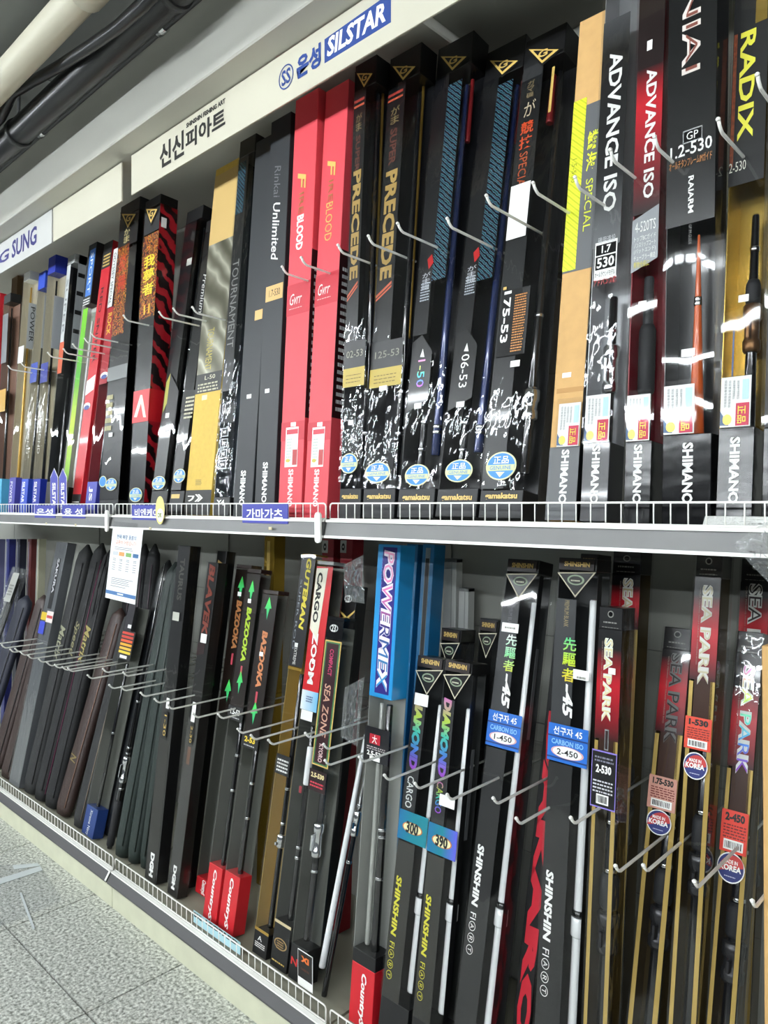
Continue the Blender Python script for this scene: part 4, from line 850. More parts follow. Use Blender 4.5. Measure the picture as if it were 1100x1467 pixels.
for (lab, TL, BL, R, num, st, bl, vlab, price, ty) in (
        ('clear black box with a white rod and a blue 2-450 label', (799, 798), (764, 1467), (826, 1467), '2-450', (912, 990, 1028), None, (1040, 1094), (960, 974, .55, .95), (1247, 1427)),
        ('clear black box with a white rod and a blue 1-450 label', (727, 800), (650, 1467), (704, 1467), '1-450', (908, 975, 1014), None, (1021, 1072), (893, 906, .08, .60), (1210, 1367))):
    P = shin(lab, TL, BL, R)
    P.card(hexm('#46494c', .45), .0, .52, TL[1] + 60, vlab[0], layer=-1, name='print_strip')
    P.txt('PREMIUM BLANK', hexm('#9a8a60' if num[0] == '2' else '#5a5c5e'), .22, .34, TL[1] + 62, TL[1] + 100, layer=1)
    col = ramp_mat('brush_ink', [(0, '#e0c83a'), (.5, '#c8e83a'), (1, '#58d890')], 'Z', rough=.35) if num[0] == '2' else ramp_mat('brush_ink_pale', [(0, '#d8e03a'), (.45, '#8ae0a0'), (1, '#e8ece8')], 'Z', rough=.35)
    P.txt('先驅者', col, .24, .58, st[0], st[1] - 12, 'stack', layer=3, bold=.02); P.txt('-45', WHITE, .30, .56, st[1] - 10, st[2], layer=3, bold=.03, shear=.2)
    P.card(WHITE, price[2], price[3], price[0], price[1], layer=9, name='price_sticker'); P.lines(hexm('#8a8a80'), price[2] + .1, price[3] - .08, price[0] + 4, price[1] - 4, 1, layer=11)
    P.card(hexm('#1c66c0', .4), -.02, 1.0, vlab[0], vlab[1], layer=8, name='blue_label'); dv = vlab[1] - vlab[0]
    P.txt('선구자 45', WHITE, .12, .86, vlab[0] + dv * .06, vlab[0] + dv * .28, 'flat', layer=10, bold=.02); P.card(hexm('#0e2f6a'), -.02, 1.0, vlab[0] + dv * .31, vlab[0] + dv * .35, layer=10, name='stripe'); P.card(hexm('#0e2f6a'), -.02, 1.0, vlab[0] + dv * .88, vlab[0] + dv * .92, layer=10, name='stripe')
    P.txt('CARBON ISO', hexm('#8ac0f0'), .08, .9, vlab[0] + dv * .40, vlab[0] + dv * .54, 'flat', layer=10, bold=.02)
    P.oval(hexm('#d8a8a8'), .5, vlab[0] + dv * .72, .42, .0125, layer=10, name='oval_edge'); P.oval(WHITE, .5, vlab[0] + dv * .72, .37, .0115, layer=11, name='oval'); P.txt(num, INK, .24, .78, vlab[0] + dv * .64, vlab[0] + dv * .80, 'flat', layer=13, bold=.01)
    P.rod(.78, .06, P.z(TL[1] + 60), .0125, .0085, m=WHITEROD, rings=(), nm='white_blank'); zz = P.z(1320 if num[0] == '2' else 1305)
    MB().lathe([(.0125, zz - .03), (.0155, zz - .026), (.0150, zz + .008), (.0125, zz + .01)], .78 * P.w, .5 * P.dp, 14).obj('reel_seat', WHITEROD, P.root, smooth=True); MB().lathe([(.0138, zz + .010), (.0138, zz + .024)], .78 * P.w, .5 * P.dp, 14).obj('black_ring', CARBON, P.root, smooth=True)
    P.card(hexm('#2a2c2c', .45), .0, .62, vlab[1], None, layer=-1, name='dark_panel')
    P.txt('SHINSHIN', WHITE, .10, .30, ty[0], ty[0] + (ty[1] - ty[0]) * .56, layer=3, bold=.035, shear=.1); P.txt('FIⒶⓇⓉ', WHITE, .10, .30, ty[0] + (ty[1] - ty[0]) * .62, ty[1], layer=3, bold=.0)
shin('black box standing behind the one with the blue 2-450 label', (832, 793), (812, 1300), (845, 1300), yb=1.42, lean=.11, W=.045)
# black case with giant red letters
P = Pack('rod_case', 'black rod case with giant red letters running down it', TL=(797, 870), BL=(733, 1467), R=(762, 1467), dp=.055, cat='rod case', tier='low', yb=1.36)
P.carton(hexm('#101113', .4)); P.txt('DAKARO', hexm('#c01e30', .4), .18, .98, 1020, 1500, layer=2, bold=.05); P.block('end_cap', CARBON, None, 885)
# two short boxes with hologram capitals
for (lab, TL, BL, R, num, hv, price, vt2) in (('right one of two short clear boxes with oval stickers, numbered 390', (637, 944), (589, 1467), (634, 1467), '390', (1000, 1113, 1120, 1165), (1140, 1156, .30, .85), (1282, 1433)),
                                              ('left one of two short clear boxes with oval stickers, numbered 300', (598, 938), (541, 1467), (586, 1467), '300', (993, 1102, 1112, 1157), (994, 1011, .1, .6), (1255, 1402))):
    P = shin(lab, TL, BL, R); P.card(hexm('#3c3e40', .45), 0, .48, TL[1] + 58, vt2[0] - 60, layer=-1, name='print_strip')
    P.txt('DIAMOND', HOLO, .10, .40, hv[0], hv[1], layer=3, bold=.05, shear=.15); P.txt('CARGO', hexm('#d8dcd8') if num == '300' else HOLO, .12, .36, hv[2], hv[3], layer=3, bold=.01)
    vo = (1187 if num == '300' else 1206)
    P.card(ramp_mat('teal_label_' + num, [(0, '#1a6a9a'), (.5, '#0e7a8a'), (1, '#5a5ad0' if num == '390' else '#147a8a')], 'X', rough=.4), -.02, 1.02, vo - 22, vo + 20, layer=8, name='teal_label'); P.oval(hexm('#c8783a'), .5, vo, .36, .0135, layer=9, name='oval_edge'); P.oval(hexm('#ece4b0'), .5, vo, .32, .012, layer=10, name='oval'); P.txt(num, INK, .28, .72, vo - 9, vo + 8, 'flat', layer=12, bold=.03)
    P.card(WHITE, price[2], price[3], price[0], price[1], layer=14, name='price_sticker')
    P.rod(.76, max(.06, P.z(1420 if num == '300' else 1451)), P.z(TL[1] + 70), .0125, .008, m=WHITEROD, nm='white_blank'); zz = P.z(1290 if num == '300' else 1300)
    MB().lathe([(.0125, zz - .03), (.0155, zz - .026), (.0150, zz + .008), (.0125, zz + .01)], .76 * P.w, .5 * P.dp, 14).obj('reel_seat', WHITEROD, P.root, smooth=True); MB().lathe([(.0138, zz + .010), (.0138, zz + .022)], .76 * P.w, .5 * P.dp, 14).obj('black_ring', CARBON, P.root, smooth=True)
    P.card(hexm('#35362f', .5), 0, .62, vo + 20, None, layer=-1, name='dark_panel')
    P.txt('SHINSHIN', hexm('#d8d23a'), .10, .30, vt2[0], vt2[0] + (vt2[1] - vt2[0]) * .58, layer=3, bold=.03, shear=.1); P.txt('FIⒶⓇⓉ', hexm('#d8d23a'), .10, .30, vt2[0] + (vt2[1] - vt2[0]) * .64, vt2[1], layer=3)
shin('black box with a brown head panel standing behind the two short boxes', (633, 899), (610, 1300), (640, 1300), yb=1.42, lean=.11, W=.066)
shin('black box with a green emblem at the back beside the blue 1-450 box', (688, 885), (665, 1300), (695, 1300), yb=1.47, lean=.13, W=.06)
# blue box with hologram capitals
P = Pack('rod_box', 'bright blue topped clear box with a red foot and pink outlined capitals', TL=(541, 779), BL=(497.5, 1467), R=(534, 1467), dp=.058, **L0)
SKY = hexm('#1c8fd0', .35, 0, .3); INDIGO = hexm('#241c78', .35, 0, .3)
P.block('blue_top', SKY, None, 1000); P.card(INDIGO, .24, .86, 784, 994, layer=1, name='indigo_panel'); outlined(P, 'POWERMEX', .30, .78, 788, 990, hexm('#f0e8f4'), ramp_mat('pink_fade', [(0, '#3a9ad0'), (.45, '#2a2070'), (.7, '#e87ab8'), (1, '#f0a0c8')], 'Z', rough=.35), shear=.12)
P.txt('CORE OF INNOVATION', hexm('#7a70c8'), .22, .29, 800, 880, layer=3, name='small_print')
P.tray(mat('clear_tray', '#a8aaa4', .35, .2), 1000, 1365); P.film(FILM, 1000, 1365); P.rod(.62, P.z(1365), P.z(1010), .012, .009, rings=(P.z(1190), P.z(1200), P.z(1260))); P.rod(.28, P.z(1362), P.z(1010), .007, .006, m=mat('clear_tube', '#b8bab4', .2, .3), nm='clear_tube')
P.card(hexm('#15151f', .35), -.04, 1.04, 1043, 1092, layer=8, name='size_label'); P.card(hexm('#b8142a'), .2, .66, 1052, 1066, layer=10, name='red_patch'); P.txt('大', WHITE, .32, .54, 1053, 1065, 'flat', layer=12, bold=.02); P.lines(hexm('#b8b0b0'), .1, .9, 1069, 1075, 2, layer=10); P.txt('2.5-53', WHITE, .12, .72, 1076, 1083, 'flat', layer=10, bold=.03); P.card(WHITE, .25, .7, 1084, 1090, layer=10, name='barcode_field')
P.block('black_collar', CARD, 1365, 1385); P.block('red_foot', hexm('#c41c28', .4), 1385, None); P.txt('CountryS', WHITE, .40, .68, 1395, 1500, layer=2, bold=.03, shear=.2)
for k, (TL, BL, lab) in enumerate((((583, 779), (566, 1300), 'blue box standing right behind the bright blue topped one'), ((606, 779), (588, 1300), 'rearmost blue box left of the white tubes'))):
    P = Pack('rod_box', lab, TL=TL, BL=BL, R=(BL[0] + 20, 1300), dp=.05, yb=1.44, lean=.10, W=.042, **L0); P.carton(hexm('#0f6a9c', .35, 0, .3)); P.card(hexm('#7a8a90', .35), .3, .7, 785, 940, layer=1, name='clear_strip'); P.card(CARD, .35, .65, 800, 940, layer=2, name='rod_print')
# white tubes behind
for (TL, BL, W, lab) in (((636, 800), (626, 1250), .045, 'taller of two white tubes standing at the back panel'), ((657, 842), (648, 1250), .034, 'shorter of two white tubes standing at the back panel')):
    P = Pack('cardboard_tube', lab, TL=TL, BL=BL, R=(700, 1250), dp=.03, yb=1.62, lean=.03, W=W, cat='tube', tier='low', group='white tubes at the back'); P.carton(hexm('#c4c6c2', .5)); P.card(hexm('#9a9c98'), .62, .68, None, None, layer=1, name='seam'); P.block('end_cap', hexm('#8a8c8a', .5), None, TL[1] + 6)
# wine and gold box
P = Pack('rod_box', 'wine red panelled box with a round 23 emblem at its black head', TL=(469.5, 882), BL=(413, 1385), R=(440, 1385), dp=.05, **L0)
WINE = hexm('#4a1020', .35, 0, .3)
P.block('base', CARD, 1356, None); P.tray(mat('grey_tray', '#64665f', .35, .3), 900, 1356); P.film(FILM, None, 1356); P.block('cap', BLACK, None, 890)
P.card(BLACK, 0, 1, 888, 915, layer=0, name='head_panel'); P.oval(hexm('#b8bab8'), .45, 900, .26, .011, layer=2, name='emblem'); P.oval(BLACK, .45, 900, .2, .008, layer=3, name='emblem_field'); P.txt('23', WHITE, .32, .58, 895, 905, 'flat', layer=5, bold=.02)
P.card(GOLDT, 0, 1, 918, 1098, layer=0, name='gold_border'); P.card(hexm('#3a7a4a'), .06, .94, 920, 1096, layer=1, name='green_border'); P.card(WINE, .14, .86, 922, 1094, layer=2, name='wine_panel')
P.txt('COMPACT', hexm('#c83a6a'), .38, .62, 930, 968, layer=4, bold=.02); P.txt('SEA ZONE', hexm('#d8a890'), .30, .68, 980, 1056, layer=4, bold=.01, shear=.15); P.txt('KYORO', hexm('#e8c8c8'), .36, .62, 1066, 1092, layer=4, bold=.02)
P.card(hexm('#300c14', .35), -.02, 1.02, 1104, 1134, layer=8, name='size_label'); P.txt('2.5-530', hexm('#e8d8a0'), .1, .9, 1108, 1115, 'flat', layer=10, bold=.03); P.lines(hexm('#c83a4a'), .1, .9, 1119, 1128, 2, layer=10)
P.rod(.5, P.z(1350), P.z(1110), .011, .009, rings=(P.z(1200), P.z(1250)), seat=(P.z(1230), P.z(1180))); P.txt('N·S', hexm('#c82a2a'), .1, .9, 1375, 1386, 'flat', layer=2, bold=.03)
P = Pack('rod_box', 'box with a white and red diagonal panel and black capitals', TL=(454.5, 803), BL=(386, 1378), R=(413, 1378), dp=.05, **L0)
P.block('base', hexm('#17181a', .4), 1322, None); P.tray(mat('grey_tray', '#8a8c88'), 812, 1322); P.film(FILM, None, 1322); P.block('cap', hexm('#9a9c9a', .4), None, 809)
P.card(hexm('#c8141e', .35, 0, .3), 0, 1, 812, 990, layer=0, name='red_panel'); P.poly(hexm('#e8e4d0', .4), [(0.02, 814), (.02, 900), (.55, 918), (.72, 814)], layer=2, name='white_panel'); P.txt('CARGO', INK, .14, .46, 820, 892, layer=4, bold=.03); P.txt('ZOOM', WHITE, .26, .62, 906, 980, layer=4, bold=.03)
P.card(WHITE, .42, .6, 945, 951, layer=5, name='price_sticker'); P.card(ramp_mat('sky_fade', [(0, '#e8f0f4'), (1, '#6ab8e0')], 'X', rough=.35), 0, 1, 990, 1018, layer=0, name='sky_panel'); P.lines(hexm('#4a5a8a'), .3, .7, 996, 1006, 3, layer=2); P.card(WHITE, .1, .8, 1018, 1032, layer=1, name='white_label')
P.rod(.55, P.z(1320), P.z(1040), .010, .008, m=CARBON, rings=(P.z(1215), P.z(1230))); P.rod(.55, P.z(1125), P.z(1070), .0115, .011, m=WHITEROD, nm='white_section'); P.card(hexm('#8a1c2c'), .5, .66, 1126, 1136, layer=-2, name='wine_ring')
P.card(hexm('#c8b890'), 0, 1, 1322, 1326, layer=1, name='cream_edge'); P.oval(hexm('#a88a5a'), .5, 1353, .38, .015, layer=1, name='seal'); P.oval(hexm('#17181a', .4), .5, 1353, .32, .0125, layer=2, name='seal_field'); P.lines(hexm('#a88a5a'), .3, .7, 1347, 1360, 4, layer=4); P.lines(GOLDT, .1, .9, 1376, 1380, 1, layer=2)
P = Pack('rod_box', 'gold edged box with yellow capitals on black', TL=(433, 793), BL=(361, 1358), R=(384, 1358), dp=.05, **L0)
P.block('base', CARD, 1335, None); P.tray(GOLDB, 800, 1335); P.film(FILM, None, 1335); P.block('cap', GOLDP, None, 796)
P.card(hexm('#15161a', .35, 0, .3), 0, 1, 798, 955, layer=0, name='print_panel'); P.txt('GUTEMAN', hexm('#d8c83a'), .40, .76, 800, 902, layer=3, bold=.03, shear=.15); P.txt('SUPER ROD', hexm('#8a9098'), .12, .26, 830, 930, layer=3); P.card(WHITE, .3, .52, 921, 927, layer=4, name='price_sticker'); P.txt('EXTREME', SHI, .3, .5, 928, 952, layer=3)
P.card(GOLDP, 0, 1, 956, 960, layer=1, name='gold_bar'); P.card(CARD, 0, 1, 1082, 1110, layer=1, name='label_band'); P.lines(SHI, .1, .9, 1086, 1106, 4, layer=2); P.card(GOLDP, 0, 1, 1332, 1336, layer=1, name='gold_bar'); P.rod(.62, P.z(1330), P.z(965), .009, .008, rings=(P.z(1130), P.z(1180)), seat=(P.z(1215), P.z(1195)))
P.txt('A', WHITE, .3, .6, 1341, 1348, 'flat', layer=2); P.lines(SHI, .15, .85, 1350, 1358, 3, layer=2)
P = Pack('rod_box', 'narrow bright gold foil box rising behind the box with yellow capitals', TL=(379, 768), BL=(362, 1200), R=(385, 1200), dp=.05, yb=1.54, lean=.03, W=.055, **L0); P.carton(mat('bright_gold', '#b8963a', .22, .9)); P.card(GOLDB, .3, .6, 775, 1100, layer=1, name='foil_strip')
# brown boxes with long orange and green lettering
REDF = hexm('#c8242c', .4); BRN = hexm('#2c1c16', .35, 0, .3)
def country(P, v0, a0=.34, a1=.66):
    P.block('red_foot', REDF, v0, None); P.txt('CountryS', WHITE, a0, a1, v0 + 6, v0 + 78, layer=2, bold=.03, shear=.2)
for (lab, TL, BL, R, col, vv, foot, yb, sq) in (('brown box with orange lettering and two green arrowheads', (377, 844), (311, 1330), (336, 1330), hexm('#d88a5a'), (904, 985), 1252, 1.29, (872, 1022)),
                                            ('brown box with yellow green lettering and a 1.5-53 tag', (355, 814), (290, 1310), (312, 1310), hexm('#b8d83a'), (870, 948), 1240, 1.29, (848, 978)),
                                            ('brown box with faint orange lettering behind the yellow green one', (339, 808), (276, 1300), (300, 1300), hexm('#b87a4a'), (860, 930), 1260, 1.36, (842, 990))):
    P = Pack('rod_box', lab, TL=TL, BL=BL, R=R, dp=.046, yb=yb, **L0)
    vl = 1062 if yb < 1.3 and TL[0] > 370 else 1022
    P.tray(mat('grey_tray', '#8a8c88'), TL[1] + 8, foot); P.film(FILM, None, foot); P.block('cap', hexm('#4a3a34', .4), None, TL[1] + 7); country(P, foot)
    P.card(BRN, 0, 1, TL[1] + 8, vl, layer=0, name='brown_panel'); P.txt('BAZOOKA', col, .34, .70, vv[0], vv[1], layer=3, bold=.04, shear=.15)
    green = ramp_mat('arrow_ink', [(0, '#3ac08a'), (1, '#58e05a')], 'Z', rough=.35)
    for v in sq: P.poly(green, [(.5, v - 17), (.72, v), (.6, v), (.5, v + 16), (.4, v), (.28, v)], layer=3, name='arrowhead')
    P.card(WHITE, .36, .6, vv[0] - 12 if TL[0] < 360 else vv[0] + 30, vv[0] - 6 if TL[0] < 360 else vv[0] + 36, layer=8, name='price_sticker'); P.card(hexm('#c84a5a'), .44, .56, vv[1] + 6, vv[1] + 22, layer=3, name='pink_bar')
    P.rod(.6, P.z(foot), P.z(vl), .009, .008, rings=(P.z(vl + 60), P.z(vl + 110)))
    if yb < 1.3: P.card(CARD, -.05, 1.05, vl - 10, vl + 10, layer=8, name='size_tag'); P.txt('1.5-53' if vl < 1050 else '2-53', WHITE if vl < 1050 else hexm('#e8c83a'), .15, .85, vl - 6, vl + 2, 'flat', layer=10, bold=.03); P.lines(hexm('#b8b8b8'), .15, .85, vl + 4, vl + 7, 1, layer=10)
# dark boxes with slanted metallic capitals
def dgh(P, vt): P.txt('DGH', WHITE, .35, .68, vt, vt + 34, layer=3, bold=.05)
P = Pack('rod_box', 'dark clear box with gold slanted capitals at its wrapped head', TL=(312, 789), BL=(262, 1285), R=(278, 1285), dp=.04, yb=1.345, lean=.146, W=.058, **L0); P.carton(hexm('#1a1a1b', .35, 0, .4)); P.film(WRAP, 789, 1285); P.txt('BLACK', hexm('#c8a868'), .2, .75, 802, 912, layer=3, bold=.03, shear=.2); P.card(WHITE, .3, .6, 958, 965, layer=4, name='price_sticker'); P.lines(hexm('#8a4a3a'), .3, .55, 918, 936, 4, layer=3)
P.card(WHITE, .4, .62, 1007, 1030, layer=9, name='hang_label'); P.card(CARD, .36, .7, 1034, 1075, layer=9, name='size_strip'); P.txt('25-30', GOLDT, .42, .62, 1038, 1072, layer=11); dgh(P, 1248)
P = Pack('rod_box', 'dark clear box with copper red slanted capitals and a white square label', TL=(297.7, 805), BL=(240, 1268), R=(257, 1268), dp=.04, **L0); P.carton(hexm('#242220', .35, 0, .4)); P.film(FILM, 805, 1268); P.txt('BLAVEK', hexm('#8a4030'), .22, .8, 808, 912, layer=3, bold=.03, shear=.2); P.card(WHITE, .28, .85, 908, 921, layer=9, name='white_label'); P.card(hexm('#3a0e0e'), .0, .7, 922, 940, layer=2, name='red_wedge', slant=.01)
P.card(WHITE, .3, .66, 1006, 1034, layer=9, name='hang_label'); P.card(CARD, .36, .7, 1036, 1066, layer=9, name='size_strip'); P.txt('2-30', GOLDT, .42, .62, 1040, 1064, layer=11); P.card(hexm('#6a4a38', .4), .3, .6, 1070, 1095, layer=2, name='brown_print'); dgh(P, 1240)
P = Pack('rod_box', 'dark box in crinkled clear wrap with a small white price label', TL=(255.5, 781), BL=(207, 1252), R=(226, 1252), dp=.045, **L0); P.carton(hexm('#1d1d1c', .4, 0, .3)); P.film(WRAP, 781, 1000, e=.004); P.card(hexm('#3a3a34', .4), .1, .9, 1060, None, layer=1, name='grey_panel'); P.card(hexm('#d8d8cc'), .2, .75, 877, 889, layer=12, name='price_sticker'); P.card(WHITE, .4, .65, 1000, 1015, layer=9, name='hang_label'); P.card(CARD, .3, .64, 1020, 1056, layer=9, name='size_strip'); P.txt('1-30', GOLDT, .38, .58, 1024, 1054, layer=11); dgh(P, 1222); P.txt('TAURUS', hexm('#5a5a52'), .3, .7, 800, 860, layer=2, bold=.03)

# ---- soft cases and wrapped bundles at the left
FAB = mat('black_fabric', '#111214', .75, bump=(120, .15)); GRN = mat('green_fabric', '#1e2a26', .6, bump=(90, .15)); BRF = mat('brown_leather', '#33231f', .5, bump=(60, .2)); NVF = mat('navy_fabric', '#14182a', .6); GRF = mat('grey_fabric', '#1e1f20', .7, bump=(100, .15))
def softcase(label, TL, BL, R, m, dp=.05, yb=1.29, W=None, zipc='#3a3a3c', handle=False, script=None, group='soft rod cases leaning at the left', piping=None, flat=1.0, lean=None):
    P = Pack('rod_case', label, TL=TL, BL=BL, R=R, dp=dp, yb=yb, W=W, lean=lean, cat='rod case', tier='low', group=group)
    n = 18; rings = []; L = 26; ph = random.uniform(0, 6)
    for k in range(L + 1):
        t = k / L; z = P.H * t; s = 1.0
        if t > .93: s = math.sqrt(max(0.02, 1 - ((t - .93) / .07) ** 2)) * .95 + .02
        if t < .03: s = .80 + t / .03 * .2
        wob = 1 + .05 * math.sin(ph + t * 9) + .03 * math.sin(ph * 2 + t * 23)
        rx = P.w / 2 * s * min(1.0, wob); ry = P.dp / 2 * s * min(1, 1 / wob) * flat
        rg = []
        for j in range(n):
            a = 2 * math.pi * j / n; c, q = math.cos(a), math.sin(a)
            rg.append((P.w / 2 + rx * math.copysign(abs(c) ** .7, c), P.dp / 2 + ry * math.copysign(abs(q) ** .7, q), z))
        rings.append(rg)
    MB().loft(rings).obj('case_body', m, P.root, smooth=True)
    MB().tube([(P.w * .86, -.001 + P.dp * .06, P.H * t) for t in (.04, .3, .6, .92)], .0022, 6).obj('zipper', hexm(zipc, .4), P.root, smooth=True)
    if piping: MB().tube([(P.w * .98, P.dp * .3, P.H * t) for t in (.03, .3, .6, .93)], .0022, 6).obj('piping', hexm(piping, .4), P.root, smooth=True)
    if handle:
        pts = [(P.w * .5 + .03 * math.sin(math.pi * i / 10), P.dp * .1 - .02 * math.sin(math.pi * i / 10), P.H * (.70 + .27 * i / 10)) for i in range(11)]
        MB().tube(pts, .0035, 6).obj('handle_strap', FAB, P.root, smooth=True)
    if script:
        for (t, v0, v1, c) in script: P.txt(t, hexm(c), .25, .75, v0, v1, layer=4, shear=.3, bold=.01)
    return P
# wrapped and boxed items among the cases
P = Pack('rod_box', 'slim dark box with a red and yellow striped tag and a blue foot', TL=(186, 862), BL=(116, 1195), R=(135, 1195), dp=.045, **L0)
P.block('base', hexm('#1e3a78', .4), 1156, None); P.tray(mat('grey_tray', '#8a8c88'), 870, 1156); P.film(FILM, None, 1156); P.card(hexm('#2a2430', .4), 0, .6, 862, 905, layer=0, name='violet_panel'); P.card(WHITE, .3, .6, 895, 900, layer=3, name='price_sticker'); P.card(CARD, -.05, 1.1, 904, 945, layer=8, name='size_tag')
for i, c in enumerate(('#c83a2a', '#c83a2a', '#e8582a', '#f0a82a', '#f0b83a', '#e8c83a')): P.card(hexm(c), .02, 1.02, 906 + i * 5.4, 909.4 + i * 5.4, layer=10, name='stripe')
P.card(WHITE, .2, .8, 939, 943, layer=10, name='stripe'); P.rod(.5, P.z(1156), P.z(950), .008, .006, rings=(P.z(1050),)); P.txt('Xtreme Navy', WHITE, .35, .62, 1160, 1200, layer=2)
softcase('black rod tube with silver ferrules left of the green cases', (228, 800), (140, 1207), (156, 1212), mat('black_satin', '#0e1013', .3, 0, .3), yb=1.34, zipc='#8a8c8e')
P = Pack('fishing_rod', 'bare black fishing rod with silver rings beside the green cases', TL=(230, 806), BL=(150, 1214), R=(158, 1214), dp=.02, yb=1.30, cat='fishing rod', tier='low'); P.rod(.5, 0, P.H, .010, .003, rings=tuple(P.H * q for q in (.2, .32, .34, .5)), seat=(P.H * .22, P.H * .31), grip=(.01, P.H * .16))
softcase('dark green case leaning nearest the bare rod', (238, 803), (160, 1222), (178, 1232), GRN, W=.076, zipc='#2a3a34')
softcase('middle one of three dark green cases', (247, 800), (178, 1232), (196, 1242), GRN, W=.072, yb=1.30, zipc='#2a3a34')
softcase('dark green case nearest the crinkle wrapped box', (254, 800), (196, 1242), (208, 1250), GRN, W=.05, yb=1.31, zipc='#2a3a34')
for u, lab in ((181, 'black case right below the hanging notice'), (196, 'second black case right of the hanging notice'), (210, 'third black case right of the hanging notice')):
    softcase(lab, (u, 778 + (u % 7)), (0, 0), (0, 0), FAB, yb=1.505, lean=.115, W=.075, dp=.045, zipc='#5a4a52')
softcase('thin grey case with pale seams left of the striped tag', (176, 872), (100, 1180), (116, 1188), GRF, zipc='#8a7a6a', piping='#9a8a78')
softcase('brown leather case with faint gold marks', (160, 868), (76, 1162), (98, 1178), BRF, W=.108, zipc='#8a6a5a', script=[('N', 1080, 1092, '#8a7a4a')])
softcase('black case with a gold swoosh script and a loop handle', (148, 782), (60, 1150), (82, 1162), FAB, W=.108, handle=True, script=[('Matrix', 896, 950, '#a89a5a')], dp=.055)
softcase('tall black case with magenta piping', (134, 776), (45, 1142), (62, 1150), FAB, W=.10, piping='#6a2a48', script=[('Speed', 890, 940, '#8a8460')])
softcase('grey black case with small white labels near its top', (112, 778), (30, 1130), (46, 1142), GRF, W=.115, script=[('Matrix', 896, 945, '#9a9a80')], dp=.055)
P = Pack('rod_box', 'silver wrapped rod pack with a yellow, red and white sticker', TL=(82, 776), BL=(13, 1118), R=(28, 1128), dp=.045, **L0)
P.carton(mat('silver_pack', '#6c6f72', .35, .2)); P.film(WRAP, 776, 1118, e=.004); P.card(CARD, .35, .7, 800, 872, layer=2, name='black_strip'); P.txt('SAKURA', hexm('#d8d8dc'), .42, .62, 800, 850, layer=3, bold=.03); P.card(hexm('#d8b82a'), 0, .5, 877, 888, layer=12, name='yellow_sticker'); P.card(hexm('#e8dcd8'), .5, 1.1, 876, 892, layer=12, name='white_sticker'); P.card(hexm('#b83a3a'), .55, 1.05, 882, 886, layer=14, name='red_bar'); P.card(hexm('#3a4ac0'), 0, .5, 890, 908, layer=12, name='blue_sticker')
softcase('brown tube case left of the silver wrapped pack', (66, 850), (-2, 1108), (12, 1116), BRF, dp=.04)
softcase('dark brown tube case at the left edge', (52, 850), (-18, 1098), (-4, 1106), BRF, dp=.04, yb=1.31)
softcase('navy case cut off by the left edge', (26, 850), (-48, 1080), (-20, 1095), NVF, W=.16, dp=.05, yb=1.29)
P = Pack('rod_bundle', 'clear plastic bag of grey rods with a paper slip at the left edge', TL=(20, 812), BL=(-40, 985), R=(6, 985), dp=.05, yb=1.27, cat='rod bundle', tier='low', W=.1)
P.film(POLY, None, None, e=.002); P.card(mat('grey_slip', '#a9aaa4', .6), .45, 1.35, 821, 862, layer=10, name='paper_slip'); P.lines(hexm('#6a6b66'), .6, 1.2, 835, 852, 4, layer=12)
for q, c in ((.15, '#6a6c6a'), (.38, '#3a3e42'), (.62, '#4a4a44'), (.85, '#22262a')): P.rod(q, .01, P.H - .06, .011, .008, m=hexm(c, .35, 0, .3))
for k, (u, c, lab) in enumerate(((-6, '#5a5a80', 'grey violet box at the back of the left edge'), (9, '#1a2068', 'navy box third from the cream post at the back'), (24, '#12163a', 'dark navy box at the back left'), (40, '#5a1a1c', 'dark red box at the back left'), (53, '#a8a690', 'cream strip standing at the back left'))):
    P = Pack('rod_box', lab, TL=(u, 772), BL=(u - 6, 930), R=(u + 7, 930), dp=.04, yb=1.61, W=.05 if k < 4 else .03, lean=.03, **L0); P.carton(hexm(c, .4, 0, .3)); P.card(hexm('#8a8c9a', .4), .2, .4, 776, 930, layer=1, name='pale_edge')
# rearmost row: two white and red boxes, dark clutter, rod with white shaft
for k, (u, lab) in enumerate(((462, 'left one of two white and red box tops under the upper board'), (488, 'right one of two white and red box tops under the upper board'))):
    P = Pack('rod_box', lab, TL=(u, 772), BL=(u - 10, 1100), R=(u + 12, 1100), dp=.05, yb=1.53, lean=.05, W=.055, **L0); P.carton(hexm('#8a1420', .4)); P.card(hexm('#b0b2b0', .5), 0, .5, 774, 792, layer=1, name='white_panel'); P.txt('0', INK, .12, .4, 778, 789, 'down', layer=3, bold=.03)
P = Pack('rod_box', 'dark box with a chevron and a round 23 emblem behind the wine red one', TL=(492, 838), BL=(452, 1250), R=(476, 1250), dp=.045, yb=1.36, lean=.15, W=.062, **L0); P.carton(hexm('#141414', .35, 0, .4)); P.oval(hexm('#b8bab8'), .45, 858, .26, .011, layer=2, name='emblem'); P.oval(BLACK, .45, 858, .2, .008, layer=3, name='emblem_field'); P.txt('23', WHITE, .32, .58, 853, 863, 'flat', layer=5, bold=.02); P.poly(GOLDT, [(.0, 874), (.5, 884), (1, 874), (1, 877), (.5, 888), (0, 877)], layer=2, name='chevron'); P.card(hexm('#3a2a6a'), .1, .9, 912, 945, layer=2, name='violet_print'); P.card(GREY, .15, .4, 960, 1090, layer=2, name='grey_strip')
P = Pack('fishing_rod', 'fishing rod with a white shaft standing left of the red foot', TL=(516, 1050), BL=(449, 1400), R=(462, 1400), dp=.02, yb=1.30, cat='fishing rod', tier='low'); P.rod(.5, .06, P.H, .0095, .0065, m=WHITEROD, rings=(), nm='white_shaft'); P.rod(1.5, 0, P.H * .93, .008, .006, rings=(P.H * .5, P.H * .72), seat=(P.H * .6, P.H * .7), nm='dark_section')
r = empty('price_card'); c = at(437, 1392, 1.262); r.location = c; tag(r, 'small black price card with orange XI letters at the lower fence', 'price card')
